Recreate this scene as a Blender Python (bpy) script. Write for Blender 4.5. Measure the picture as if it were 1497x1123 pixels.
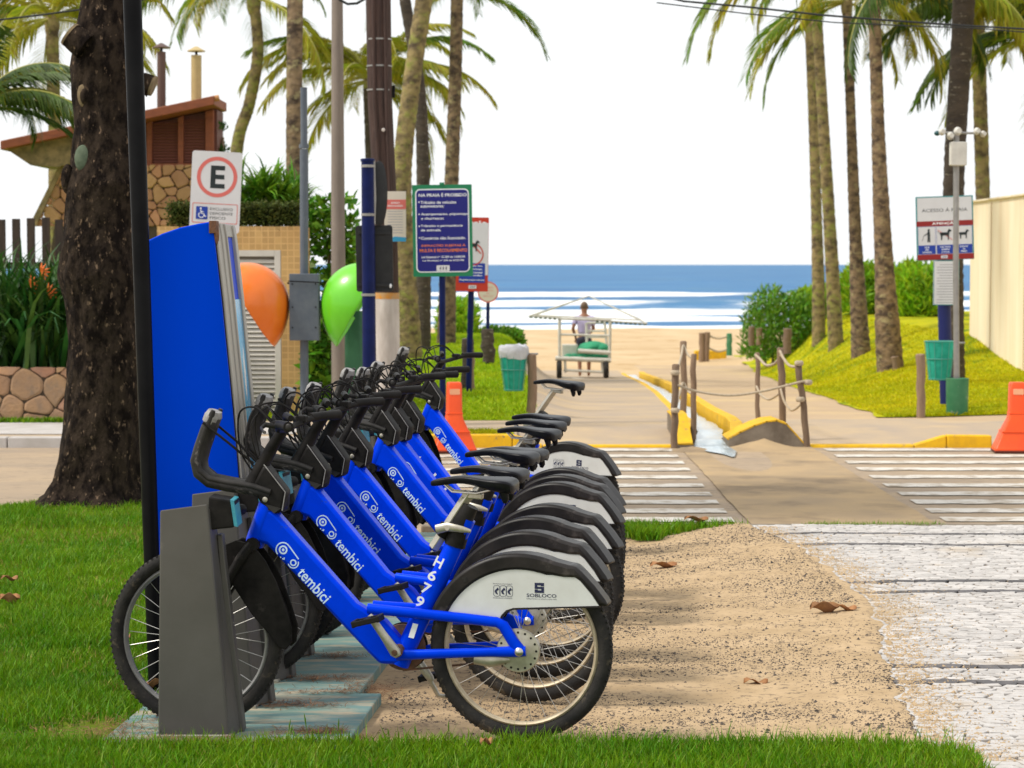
import bpy, math, random
import numpy as np
from mathutils import Vector, Matrix
R = math.radians
random.seed(7); rng = np.random.default_rng(7)
for o in list(bpy.data.objects): bpy.data.objects.remove(o)
S = bpy.context.scene
COL = S.collection
# ------------------------------------------------------------------ camera
F_PX, CX, CY, HOR, CH = 3250.0, 748.5, 561.5, 386.0, 1.717      # photograph pixels, eye height in metres
PITCH = math.atan((CY - HOR) / F_PX)
cam = bpy.data.cameras.new('camera'); camo = bpy.data.objects.new('camera', cam); COL.objects.link(camo)
camo.location = (0, 0, CH); camo.rotation_euler = (R(90) - PITCH, 0, 0)
cam.sensor_width = 36; cam.lens = F_PX / 1497 * 36; cam.clip_start = .1; cam.clip_end = 20000
cam.dof.use_dof = True; cam.dof.focus_distance = 9.3; cam.dof.aperture_fstop = 7.0
S.camera = camo
# ------------------------------------------------------------------ sky, sun, exposure
SUN_EL, SUN_AZ = R(52), R(-104)           # azimuth from +Y (view direction), negative = to the left
w = bpy.data.worlds.new('World'); S.world = w; w.use_nodes = True
nt = w.node_tree; bg = nt.nodes['Background']
sky = nt.nodes.new('ShaderNodeTexSky'); sky.sky_type = 'NISHITA'; sky.sun_disc = False
sky.sun_elevation = SUN_EL; sky.sun_rotation = SUN_AZ; sky.air_density = 1.2; sky.dust_density = 4.0; sky.altitude = 0
mx = nt.nodes.new('ShaderNodeMix'); mx.data_type = 'RGBA'; mx.inputs[0].default_value = .86
nt.links.new(sky.outputs[0], mx.inputs[6]); mx.inputs[7].default_value = (9.9, 10.1, 10.2, 1)     # even bright cloud
nt.links.new(mx.outputs[2], bg.inputs[0]); bg.inputs[1].default_value = .072
sl = bpy.data.lights.new('sun', 'SUN'); so = bpy.data.objects.new('sun', sl); COL.objects.link(so)
sl.energy = 2.0; sl.angle = R(10); sl.color = (1, .95, .86)
so.rotation_euler = Vector((-math.sin(SUN_AZ) * math.cos(SUN_EL), -math.cos(SUN_AZ) * math.cos(SUN_EL), -math.sin(SUN_EL))).to_track_quat('-Z', 'Y').to_euler()
S.view_settings.view_transform = 'Standard'; S.view_settings.look = 'None'; S.view_settings.exposure = .72; S.view_settings.gamma = 1
S.view_settings.use_curve_mapping = False
S.render.engine = 'CYCLES'

def ray(px, py):
    x, y = (px - CX) / F_PX, -(py - CY) / F_PX
    return Vector((x, math.cos(PITCH) + y * math.sin(PITCH), -math.sin(PITCH) + y * math.cos(PITCH)))
def at(px, py, D):                       # a pixel and a distance give a point
    r = ray(px, py); t = D / r.y
    return Vector((r.x * t, D, CH + r.z * t))
def ground(px, py, z=0.0):
    r = ray(px, py); t = (z - CH) / r.z
    return Vector((r.x * t, r.y * t, z))
def M2P(D): return D / F_PX              # metres per photo pixel at a distance
# ------------------------------------------------------------------ materials
def mat(name, c1, c2=None, rough=.6, metal=0., scale=6., detail=5, bump=0., bscale=60., spec=.4, lo=.35, hi=.65,
        rnd=0., island=0., c3=None, s3=2., lo3=.55, hi3=.62, coat=0., trans=0., stretch=None, emit=None, bdist=.01, hue=0., tint=None):
    m = bpy.data.materials.new(name); m.use_nodes = True
    n = m.node_tree.nodes; L = m.node_tree.links; b = n['Principled BSDF']
    b.inputs['Roughness'].default_value = rough; b.inputs['Metallic'].default_value = metal
    b.inputs['Specular IOR Level'].default_value = spec
    if tint: b.inputs['Specular Tint'].default_value = (*tint, 1)
    if coat: b.inputs['Coat Weight'].default_value = coat; b.inputs['Coat Roughness'].default_value = .12
    tc = n.new('ShaderNodeTexCoord'); src = tc.outputs['Object']
    if stretch:
        mp = n.new('ShaderNodeMapping'); mp.inputs['Scale'].default_value = stretch; L.new(src, mp.inputs[0]); src = mp.outputs[0]
    def noise(sc, dt=detail):
        t = n.new('ShaderNodeTexNoise'); t.inputs['Scale'].default_value = sc; t.inputs['Detail'].default_value = dt
        t.inputs['Roughness'].default_value = .62; L.new(src, t.inputs['Vector']); return t.outputs['Fac']
    def ramp(fac, a, z):
        r = n.new('ShaderNodeMapRange'); r.inputs[1].default_value = a; r.inputs[2].default_value = z; L.new(fac, r.inputs[0]); return r.outputs[0]
    def mixc(fac, a, z):
        q = n.new('ShaderNodeMix'); q.data_type = 'RGBA'
        if isinstance(fac, float): q.inputs[0].default_value = fac
        else: L.new(fac, q.inputs[0])
        for i, v in ((6, a), (7, z)):
            if isinstance(v, tuple): q.inputs[i].default_value = (*v, 1)
            else: L.new(v, q.inputs[i])
        return q.outputs[2]
    col = c1
    if c2: col = mixc(ramp(noise(scale), lo, hi), c1, c2)
    if c3: col = mixc(ramp(noise(s3), lo3, hi3), col, c3)
    for amt, kind in ((rnd, 'o'), (island, 'i')):
        if amt:
            if kind == 'o': rr = n.new('ShaderNodeObjectInfo').outputs['Random']
            else: rr = n.new('ShaderNodeNewGeometry').outputs['Random Per Island']
            h = n.new('ShaderNodeHueSaturation'); v = n.new('ShaderNodeMapRange')
            v.inputs[3].default_value = 1 - amt; v.inputs[4].default_value = 1 + amt; L.new(rr, v.inputs[0]); L.new(v.outputs[0], h.inputs['Value'])
            if hue:
                v2 = n.new('ShaderNodeMapRange'); v2.inputs[3].default_value = .5 - hue; v2.inputs[4].default_value = .5 + hue
                wn = n.new('ShaderNodeTexWhiteNoise'); wn.noise_dimensions = '1D'; L.new(rr, wn.inputs['W'])
                L.new(wn.outputs['Value'], v2.inputs[0]); L.new(v2.outputs[0], h.inputs['Hue'])
            if isinstance(col, tuple): h.inputs['Color'].default_value = (*col, 1)
            else: L.new(col, h.inputs['Color'])
            col = h.outputs[0]
    if isinstance(col, tuple): b.inputs['Base Color'].default_value = (*col, 1)
    else: L.new(col, b.inputs['Base Color'])
    if bump:
        bp = n.new('ShaderNodeBump'); bp.inputs['Strength'].default_value = bump; bp.inputs['Distance'].default_value = bdist
        L.new(noise(bscale, 6), bp.inputs['Height']); L.new(bp.outputs[0], b.inputs['Normal'])
    if trans:                              # light through thin leaves
        tr = n.new('ShaderNodeBsdfTranslucent'); ms = n.new('ShaderNodeMixShader'); ms.inputs[0].default_value = trans
        if isinstance(col, tuple): tr.inputs[0].default_value = (*col, 1)
        else: L.new(col, tr.inputs[0])
        L.new(b.outputs[0], ms.inputs[1]); L.new(tr.outputs[0], ms.inputs[2]); L.new(ms.outputs[0], n['Material Output'].inputs[0])
    return m
# ------------------------------------------------------------------ mesh helpers
class MB:
    def __init__(s): s.v = []; s.f = []
    def add(s, v, f):
        k = len(s.v); s.v += [tuple(p) for p in v]; s.f += [tuple(i + k for i in q) for q in f]; return s
    def box(s, c, d, rot=None):
        x, y, z = d[0] / 2, d[1] / 2, d[2] / 2; c = Vector(c)
        P = [Vector((a * x, b * y, e * z)) for a in (-1, 1) for b in (-1, 1) for e in (-1, 1)]
        if rot is not None: P = [rot @ p for p in P]
        return s.add([p + c for p in P], [(0, 1, 3, 2), (4, 6, 7, 5), (0, 4, 5, 1), (2, 3, 7, 6), (0, 2, 6, 4), (1, 5, 7, 3)])
    def tube(s, pts, r, n=8, cap=True, flat=1.0):
        pts = [Vector(p) for p in pts]; k = len(pts)
        if not hasattr(r, '__len__'): r = [r] * k
        T = [(pts[min(i + 1, k - 1)] - pts[max(i - 1, 0)]).normalized() for i in range(k)]
        a = T[0].cross(Vector((0, 1, 0)))
        if a.length < .05: a = T[0].cross(Vector((1, 0, 0)))
        a.normalize(); V = []
        for i in range(k):
            a = (a - T[i] * a.dot(T[i])).normalized(); b = T[i].cross(a)
            for j in range(n):
                t = 2 * math.pi * j / n
                V.append(pts[i] + a * (math.cos(t) * r[i]) + b * (math.sin(t) * r[i] * flat))
        Fc = [(i * n + j, i * n + (j + 1) % n, (i + 1) * n + (j + 1) % n, (i + 1) * n + j) for i in range(k - 1) for j in range(n)]
        if cap: Fc += [tuple(range(n))[::-1], tuple(range((k - 1) * n, k * n))]
        return s.add(V, Fc)
    def prism(s, poly, y0, y1):            # outline in x,z pushed along y
        n = len(poly)
        V = [(x, y0, z) for x, z in poly] + [(x, y1, z) for x, z in poly]
        return s.add(V, [tuple(range(n)), tuple(range(2 * n - 1, n - 1, -1))] + [(i + n, (i + 1) % n + n, (i + 1) % n, i) for i in range(n)])
    def loft(s, rings, cap=True):          # rings: equal-length point lists
        n = len(rings[0]); V = [p for r_ in rings for p in r_]
        Fc = [(i * n + j, i * n + (j + 1) % n, (i + 1) * n + (j + 1) % n, (i + 1) * n + j) for i in range(len(rings) - 1) for j in range(n)]
        if cap: Fc += [tuple(range(n))[::-1], tuple(range(len(V) - n, len(V)))]
        return s.add(V, Fc)
    def lathe(s, prof, n=24, c=(0, 0, 0), axis='z', cap=True):
        def q(r, h, t):
            a, b = r * math.cos(t), r * math.sin(t)
            return Vector(c) + Vector((a, b, h) if axis == 'z' else ((a, h, b) if axis == 'y' else (h, a, b)))
        return s.loft([[q(r, h, 2 * math.pi * j / n) for j in range(n)] for r, h in prof], cap)
    def torus(s, c, Rr, r, axis='y', N=48, n=8, sq=1.0, a0=0, a1=2 * math.pi):
        full = abs(a1 - a0 - 2 * math.pi) < 1e-6; V = []; K = N if full else N + 1
        for i in range(K):
            t = a0 + (a1 - a0) * i / N
            for j in range(n):
                p = 2 * math.pi * j / n; rr = Rr + r * math.cos(p); h = r * sq * math.sin(p)
                a, b = rr * math.cos(t), rr * math.sin(t)
                V.append(Vector(c) + Vector((a, h, b) if axis == 'y' else ((a, b, h) if axis == 'z' else (h, a, b))))
        Fc = [(i * n + j, i * n + (j + 1) % n, ((i + 1) % K) * n + (j + 1) % n, ((i + 1) % K) * n + j) for i in range(N) for j in range(n)]
        return s.add(V, Fc)
    def ell(s, c, r, n=16, m=10):
        V = []; c = Vector(c)
        for i in range(1, m):
            p = math.pi * i / m
            for j in range(n):
                t = 2 * math.pi * j / n
                V.append(c + Vector((r[0] * math.sin(p) * math.cos(t), r[1] * math.sin(p) * math.sin(t), r[2] * math.cos(p))))
        V += [c + Vector((0, 0, r[2])), c - Vector((0, 0, r[2]))]; a, b = len(V) - 2, len(V) - 1
        Fc = [(i * n + j, (i + 1) * n + j, (i + 1) * n + (j + 1) % n, i * n + (j + 1) % n) for i in range(m - 2) for j in range(n)]
        Fc += [(a, j, (j + 1) % n) for j in range(n)] + [(b, (m - 2) * n + (j + 1) % n, (m - 2) * n + j) for j in range(n)]
        return s.add(V, Fc)
    def build(s, name, m, parent=None, smooth=False, bevel=0., loc=None, rot=None):
        me = bpy.data.meshes.new(name); me.from_pydata(s.v, [], s.f); me.update()
        return link(name, me, m, parent, smooth, bevel, loc, rot)
def link(name, me, m, parent=None, smooth=False, bevel=0., loc=None, rot=None):
    if m is not None and not me.materials: me.materials.append(m)
    o = bpy.data.objects.new(name, me); COL.objects.link(o)
    if parent is not None: o.parent = parent
    if smooth:
        me.polygons.foreach_set('use_smooth', [True] * len(me.polygons))
        me.set_sharp_from_angle(angle=R(50)) if hasattr(me, 'set_sharp_from_angle') else None
    if bevel:
        b = o.modifiers.new('bevel', 'BEVEL'); b.width = bevel; b.segments = 2; b.limit_method = 'ANGLE'; b.angle_limit = R(35)
    if loc is not None: o.location = loc
    if rot is not None: o.rotation_euler = rot
    return o
def npmesh(name, V, Fa):                   # numpy vertices and faces of one size
    me = bpy.data.meshes.new(name); V = np.ascontiguousarray(V, np.float32); Fa = np.ascontiguousarray(Fa, np.int32); k = Fa.shape[1]
    me.vertices.add(len(V)); me.vertices.foreach_set('co', V.ravel())
    me.loops.add(Fa.size); me.loops.foreach_set('vertex_index', Fa.ravel())
    me.polygons.add(len(Fa)); me.polygons.foreach_set('loop_start', np.arange(0, Fa.size, k, dtype=np.int32))
    me.update(calc_edges=True); me.validate(); return me
def tag(o, label, cat, group=None):
    o['label'] = label; o['category'] = cat
    if group: o['group'] = group
    return o
def thing(name, label, cat, loc=(0, 0, 0), rotz=0., group=None, rot=None):
    o = bpy.data.objects.new(name, None); COL.objects.link(o); o.location = loc
    o.rotation_euler = rot if rot else (0, 0, rotz); o.empty_display_size = .1
    return tag(o, label, cat, group)
def structure(o, kind='structure'): o['kind'] = kind; return o
def copy_tree(o, parent=None):
    c = o.copy(); COL.objects.link(c)
    if parent is not None: c.parent = parent
    for ch in list(o.children): copy_tree(ch, c)
    return c
def smooth_curve(P, n=24):                           # smooth curve through points
    P = [Vector(p) for p in P]; out = []; k = len(P) - 1
    for i in range(n + 1):
        f = i / n * k; j = min(int(f), k - 1); v = f - j; g = lambda q: P[max(0, min(k, q))]; a, b, c, d = g(j - 1), g(j), g(j + 1), g(j + 2)
        out.append(.5 * (2 * b + (c - a) * v + (2 * a - 5 * b + 4 * c - d) * v * v + (3 * b - a - 3 * c + d) * v ** 3))
    return out
def text_mesh(s, height=None, width=None, bold=0., depth=.0006):
    cu = bpy.data.curves.new('t', 'FONT'); cu.body = s; cu.align_x = 'CENTER'; cu.align_y = 'CENTER'; cu.size = 1; cu.offset = bold; cu.extrude = 0
    cu.resolution_u = 3
    ob = bpy.data.objects.new('t', cu); COL.objects.link(ob); dg = bpy.context.evaluated_depsgraph_get(); dg.update()
    me = bpy.data.meshes.new_from_object(ob.evaluated_get(dg)); bpy.data.objects.remove(ob); bpy.data.curves.remove(cu)
    a = np.empty(len(me.vertices) * 3); me.vertices.foreach_get('co', a); a = a.reshape(-1, 3)
    lo, hi = a.min(0), a.max(0); c = (lo + hi) / 2; d = hi - lo
    sy = (height / d[1]) if height else None; sx = (width / d[0]) if width else None
    sx = sx or sy; sy = sy or sx
    me.vertices.foreach_set('co', ((a - c) * np.array([sx, sy, 1])).ravel()); me.update(); me.materials.clear()
    return me
def place_text(s, pos, m, parent, right=(1, 0, 0), up=(0, 0, 1), height=None, width=None, bold=0., name='lettering'):
    me = text_mesh(s, height, width, bold); r, u = Vector(right).normalized(), Vector(up).normalized(); nn = r.cross(u)
    X = Matrix((r, u, nn)).transposed().to_4x4(); X.translation = Vector(pos); me.transform(X)
    return link(name, me, m, parent)
def rrect(w_, h_, r, cx=0., cz=0., k=5):
    P = []
    for sx, sz, a in ((1, 1, 0), (-1, 1, 90), (-1, -1, 180), (1, -1, 270)):
        for i in range(k + 1):
            t = R(a + 90 * i / k); P.append((cx + sx * (w_ / 2 - r) + r * math.cos(t), cz + sz * (h_ / 2 - r) + r * math.sin(t)))
    return P
def smooth01(a, b, x): t = np.clip((x - a) / (b - a), 0, 1); return t * t * (3 - 2 * t)
def vnoise(x, y, s=1.0, seed=0):           # cheap smooth value noise
    x = np.asarray(x, float) * s + 100.3 + seed * 17.1; y = np.asarray(y, float) * s + 57.7 + seed * 9.3
    xi, yi = np.floor(x), np.floor(y); u, v = x - xi, y - yi; u = u * u * (3 - 2 * u); v = v * v * (3 - 2 * v)
    h = lambda a, b: np.modf(np.abs(np.sin(a * 127.1 + b * 311.7 + seed * 3.3) * 43758.5453))[0]
    return (h(xi, yi) * (1 - u) + h(xi + 1, yi) * u) * (1 - v) + (h(xi, yi + 1) * (1 - u) + h(xi + 1, yi + 1) * u) * v
def fbm(x, y, s=1., seed=0): return sum(vnoise(x, y, s * 2 ** i, seed + i) / 2 ** i for i in range(4)) / 1.875
# ------------------------------------------------------------------ palette
SAND = mat('sandy_soil', (.49, .355, .215), (.40, .285, .165), .95, scale=4, c3=(.20, .15, .10), s3=30, lo3=.54, hi3=.66, bump=.55, bscale=110, spec=.1, bdist=.006)
BEACH = mat('beach_sand', (.58, .43, .26), (.48, .34, .19), .95, scale=.35, bump=.6, bscale=2.2, spec=.1, bdist=.08, c3=(.40, .26, .12), s3=.6, lo3=.55, hi3=.7)
ASPH = mat('sandy_asphalt', (.30, .235, .175), (.40, .30, .20), .9, scale=1.2, bump=.5, bscale=150, spec=.2, bdist=.004, stretch=(.5, 1.6, 1), c3=(.20, .16, .12), s3=14, lo3=.55, hi3=.7)
PATH = mat('path_concrete', (.36, .29, .225), (.44, .335, .225), .9, scale=1.1, bump=.4, bscale=90, spec=.2, bdist=.005, c3=(.5, .37, .22), s3=.7, lo3=.5, hi3=.7)
PATHS = mat('sandy_path', (.47, .345, .22), (.40, .29, .19), .92, scale=1.2, bump=.4, bscale=60, spec=.15, bdist=.008, c3=(.53, .39, .22), s3=.6, lo3=.48, hi3=.66)
STRIP = mat('sandy_concrete', (.33, .245, .155), (.42, .30, .17), .92, scale=1.6, bump=.5, bscale=90, spec=.15, bdist=.005, c3=(.22, .165, .11), s3=1.1, lo3=.52, hi3=.68)
EARTH = mat('grass_earth', (.08, .16, .008), (.13, .17, .015), .95, scale=7, bump=.5, bscale=80, spec=.05)
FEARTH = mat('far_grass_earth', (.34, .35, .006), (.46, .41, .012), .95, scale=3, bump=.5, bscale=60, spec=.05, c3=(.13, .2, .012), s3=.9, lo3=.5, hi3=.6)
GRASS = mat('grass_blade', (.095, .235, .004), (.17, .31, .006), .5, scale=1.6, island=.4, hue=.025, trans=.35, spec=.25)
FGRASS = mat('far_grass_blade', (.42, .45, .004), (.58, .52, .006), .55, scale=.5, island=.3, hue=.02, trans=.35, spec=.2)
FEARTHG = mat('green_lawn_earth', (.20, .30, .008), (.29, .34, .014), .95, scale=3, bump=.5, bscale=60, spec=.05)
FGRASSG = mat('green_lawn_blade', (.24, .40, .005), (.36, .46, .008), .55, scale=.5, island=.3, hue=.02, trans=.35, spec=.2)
GROUT = mat('paver_bedding', (.27, .20, .13), (.17, .13, .09), .95, scale=30, spec=.1)
STONEW = mat('white_paver', (.50, .475, .455), (.42, .39, .365), .75, scale=25, island=.17, c3=(.42, .34, .25), s3=1.3, lo3=.56, hi3=.72, bump=.35, bscale=120, spec=.3, bdist=.004)
STONEB = mat('dark_paver', (.075, .072, .075), (.12, .11, .11), .75, scale=25, island=.3, bump=.35, bscale=120, spec=.3, bdist=.004)
PAINT = mat('road_paint', (.60, .56, .50), (.36, .30, .23), .85, scale=7, lo=.46, hi=.64, bump=.3, bscale=140, spec=.2, bdist=.003)
YEL = mat('yellow_kerb_paint', (.78, .46, .012), (.62, .36, .02), .7, scale=7, bump=.3, bscale=60, spec=.25, c3=(.28, .2, .1), s3=9, lo3=.62, hi3=.68)
CONC = mat('stained_concrete', (.27, .225, .175), (.15, .12, .09), .9, scale=4, bump=.4, bscale=50, spec=.2)
WHITEWALK = mat('pale_sidewalk', (.52, .49, .47), (.43, .40, .37), .85, scale=3, bump=.3, bscale=60, spec=.2)
CHW = mat('channel_water', (.30, .40, .46), (.52, .58, .60), .12, scale=3, spec=.6, bump=.5, bscale=9, bdist=.02, stretch=(3, .6, 1))
# ------------------------------------------------------------------ ground shape
def zpath(y):
    y = np.asarray(y, float)
    return np.where(y < 24, 0, np.where(y < 55, -(y - 24) * .033, -1.023 - .012 * (y - 55)))
def xb(y): return 4.36 + .0627 * (np.asarray(y, float) - 26.6)
def zt(x, y):
    x = np.asarray(x, float); y = np.asarray(y, float); p = zpath(y)
    a = (1 - smooth01(-.3, 1.0, x)) * (1 - smooth01(50, 58, y)); TL = .13 * smooth01(24.3, 27, y)
    z = p + (TL - p) * a
    b = smooth01(xb(y), xb(y) + 2.0, x) * (1 - smooth01(58, 74, y)); TR = -.08 * smooth01(26, 34, y) + .55 * smooth01(36.5, 42, y) * smooth01(6.8, 9, x)
    z = z + (TR - z) * b
    return z + .02 * (fbm(x, y, .8, 3) - .5) * smooth01(24, 28, y) + .22 * (fbm(x, y, .25, 5) - .5) * smooth01(58, 75, y)
def zsand(x, y): return (-.012 - .006 * (np.asarray(y, float) - 8)) * (1 - smooth01(.7, 1.4, x)) - .006 + .006 * (fbm(x, y, 2.5, 8) - .5) + .005 * (fbm(x, y, 9, 11) - .5) + .006 * (fbm(x, y, 26, 12) - .5)
def sheet(name, xl, xr, y0, y1, ny, nx, zf, m, off=0., geo=False, kind='structure'):
    ys = np.geomspace(y0, y1, ny) if geo else np.linspace(y0, y1, ny); t = np.linspace(0, 1, nx)
    A = xl(ys) if callable(xl) else np.full(ny, float(xl)); B = xr(ys) if callable(xr) else np.full(ny, float(xr))
    X = A[:, None] + (B - A)[:, None] * t; Y = np.repeat(ys[:, None], nx, 1)
    Z = (zf(X, Y) if callable(zf) else np.full_like(X, zf)) + off
    i, j = np.meshgrid(np.arange(ny - 1), np.arange(nx - 1), indexing='ij'); q = i * nx + j
    me = npmesh(name, np.stack([X, Y, Z], -1).reshape(-1, 3), np.stack([q, q + 1, q + nx + 1, q + nx], -1).reshape(-1, 4))
    return structure(link(name, me, m, smooth=True), kind)
ROADZ, Y0R, Y1R = -.10, 14.62, 21.95
sheet('ground', -90, 90, -8, 24, 6, 6, -.30, SAND)
sheet('beach', -90, 90, 24, 150, 300, 60, lambda x, y: zt(x, y) - .03 - .5 * (1 - smooth01(60, 68, y)), BEACH, geo=True)
# ---- near plots
lawn_r = lambda y: -1.42 + .055 * (y - 8) + .22 * smooth01(8.3, 9.2, y) + .10 * (fbm(y * 0, y, 3.0, 2) - .5)
kerb_near = lambda x: 15.55 - .95 * smooth01(-1.6, -.6, x)
sheet('lawn', -9, lawn_r, 5.5, 15.6, 90, 20, lambda x, y: .012 * (fbm(x, y, 1.5, 4) - .5) + .09 * np.exp(-(((x + 2.93) / .5) ** 2 + ((y - 15.4) / .5) ** 2)), EARTH)
sheet('grass_verge', -2.6, lambda y: 1.30 + .35 * (7.78 - y), 5.5, 7.78, 12, 30, .004, EARTH)
sand_r = lambda y: np.interp(y, [7, 7.6, 8.2, 8.9, 9.7, 10.6, 12, 13.2, 14.3, 14.7], [1.62, 1.60, 1.50, 1.62, 1.66, 1.80, 1.86, 1.80, 1.62, 1.6]) + .10 * (fbm(y * 0, y, 5, 6) - .5)
def zs(x, y):
    e = sand_r(y) - x
    return zsand(x, y) + .016 * np.exp(-((e - .12) / .16) ** 2) - .04 * np.exp(-(e / .025) ** 2)
sheet('soil_patch', -1.75, sand_r, 6.9, 14.62, 420, 260, zs, SAND)
sheet('road', -60, 60, Y0R, Y1R, 12, 80, lambda x, y: ROADZ + .004 * (fbm(x, y, 1, 1) - .5), ASPH)
sheet('drain_strip', lambda y: 1.66 + .03 * (fbm(y, y, 3, 4) - .5), lambda y: 2.96 + .04 * (fbm(y, y, 3, 9) - .5), 14.62, 22.4, 40, 16,
      lambda x, y: ROADZ + .010 - .02 * np.exp(-((x - 2.15) / .3) ** 2) * smooth01(18, 21, y), STRIP)
rs = structure(bpy.data.objects.new('crosswalk', None)); COL.objects.link(rs)
def stripe(x0, x1, yc, wd, seed):          # one painted bar with worn uneven ends
    n = 140; V = []
    for i in range(n + 1):
        x = x0 + (x1 - x0) * i / n
        for s in (-1, 1): V.append((x, yc + s * wd / 2 + .08 * (float(fbm(x, yc + s, 9, seed)) - .5), ROADZ + .007))
    MB().add(V, [(2 * i, 2 * i + 2, 2 * i + 3, 2 * i + 1) for i in range(n)]).build('painted_stripe', PAINT, rs)
for i, py in enumerate((659, 668, 677.5, 687.5, 699, 711.5, 724, 736, 749, 762)):
    yc = (CH - ROADZ) * F_PX / (py - HOR)
    stripe(-1.6, 1.57, yc, .28, i); stripe(3.06, 9.5, yc + .02, .28, i + 20)
# near kerb stones along lawn, soil and pavement
for x0, x1 in ((-9, -5), (-5, -1.7), (-.6, 1.55), (1.56, 4.2), (4.21, 9)):
    yk = 15.55 if x0 < -1 else 14.60
    structure(MB().box(((x0 + x1) / 2, yk + .05, -.09), (x1 - x0, .10, .17)).build('kerb', CONC, bevel=.012))
# ---- mosaic pavement: rows of hand-cut stones
sheet('pavement', lambda y: sand_r(y) - .2, 7, 6.5, 14.62, 60, 8, lambda x, y: -.009 - .05 * (1 - smooth01(.0, .2, x - sand_r(y) + .2)), GROUT)
pav = bpy.data.objects['pavement']
dark_lines = [(14.08, .075), (13.55, .085), (11.93, .085), (11.55, .085), (9.44, .085), (9.10, .085)]
def stone_rows():
    out = []; y = 7.25; r = random.Random(3)
    while y < 14.52:
        hgt = r.uniform(.046, .062); dk_ = any(abs(y + .035 - yy) < .032 for yy, ww in dark_lines) and (not out or not out[-1][4])
        if dk_: hgt = .092
        xmax = (y * (1497 - CX) / F_PX) + .25; xmin = float(sand_r(np.array([y]))[0]) - .12
        x = xmin - r.random() * .08
        while x < xmax:
            wd = r.uniform(.055, .115)
            out.append((x + wd / 2, y + hgt / 2, wd, hgt, dk_)); x += wd
        y += hgt
    return out
stones = stone_rows(); rs_ = random.Random(5); big = []; restW, restB = [], []
def stone_geo(x, y, wd, hg):
    g = .0036; j = lambda a: rs_.uniform(-a, a); wv = .03 * math.sin(x * 1.7 + y * .3) + .022 * math.sin(x * 5 + y * .7) + .012 * math.sin(x * 13 + y) ; y += wv
    sk = j(.020); a, b = wd / 2 - g, hg / 2 - g; top = rs_.uniform(-.0015, .0015); tl = j(.0012)
    c = [(-a + j(.006) - sk, -b + j(.006)), (a + j(.006) - sk, -b + j(.006)), (a + j(.008) + sk, b + j(.006)), (-a + j(.008) + sk, b + j(.006))]
    th = j(.16); c = [(p * math.cos(th) - q * math.sin(th), p * math.sin(th) + q * math.cos(th)) for p, q in c]
    V = [(x + p * 1.02, y + q * 1.03, -.02) for p, q in c] + [(x + p, y + q, top - .0022) for p, q in c] + [(x + p * .93, y + q * .90, top + .0006 + (tl if p > 0 else -tl)) for p, q in c]
    return V, [(8, 9, 10, 11)] + [(k + o, (k + 1) % 4 + o, (k + 1) % 4 + 4 + o, k + 4 + o) for o in (0, 4) for k in range(4)]
stones.sort(key=lambda s: s[1])
for n_, (x, y, wd, hg, dk) in enumerate(stones):
    V, Fc = stone_geo(x, y, wd, hg)
    if n_ < 300: MB().add(V, Fc).build('paving_stone', STONEB if dk else STONEW, pav)
    else: (restB if dk else restW).append((V, Fc))
for lst, m in ((restW, STONEW), (restB, STONEB)):
    b = MB()
    for V, Fc in lst: b.add(V, Fc)
    structure(b.build('paving_stones', m, pav), 'stuff')
# ---- far side of the street
sheet('sidewalk', -60, .05, Y1R + .12, 24.35, 6, 60, .0, PATH)
sheet('mosaic_sidewalk', -60, -2.2, 22.35, 24.0, 4, 30, .006, WHITEWALK)
rampz = lambda x, y: -.08 * (1 - smooth01(Y1R, 23.6, y)) + zpath(y)
chl = lambda y: np.interp(y, [20.5, 22, 24, 28, 33, 38, 45, 60], [1.72, 1.80, 2.0, 2.1, 2.3, 2.5, 2.7, 2.9]); chr_ = lambda y: chl(y) + .36
bl = lambda y: .20 + .25 * (fbm(y * 0, y, .5, 3) - .5) + .012 * np.maximum(y - 40, 0)
sheet('path', lambda y: np.where(y < 24.4, .05, bl(y)), lambda y: chl(y) - .10, Y1R, 58, 150, 14, lambda x, y: np.maximum(rampz(x, y), zpath(y) - .08) + .35 * (1 - smooth01(.0, .8, x)) * 0 + np.where(y > 24.4, zt(x, y) - zpath(y), 0), PATH)
sheet('sand_path', lambda y: chr_(y) + .13, lambda y: np.where(y < 25.6, 9.0, xb(y) + .1) , Y1R, 62, 150, 16, lambda x, y: np.where(y < 24.4, rampz(x, y), zt(x, y)), PATHS)
sheet('forecourt', 2.9, 9.0, Y1R + .13, 25.0, 8, 12, lambda x, y: rampz(x, y), PATH, off=.004)
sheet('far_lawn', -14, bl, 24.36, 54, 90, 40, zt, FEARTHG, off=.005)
sheet('beach_lawn', lambda y: xb(y) - .05 + .25 * (fbm(y * 0, y, .6, 7) - .5), 18, 25.4, 72, 120, 50, zt, FEARTH, off=.012)
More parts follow.
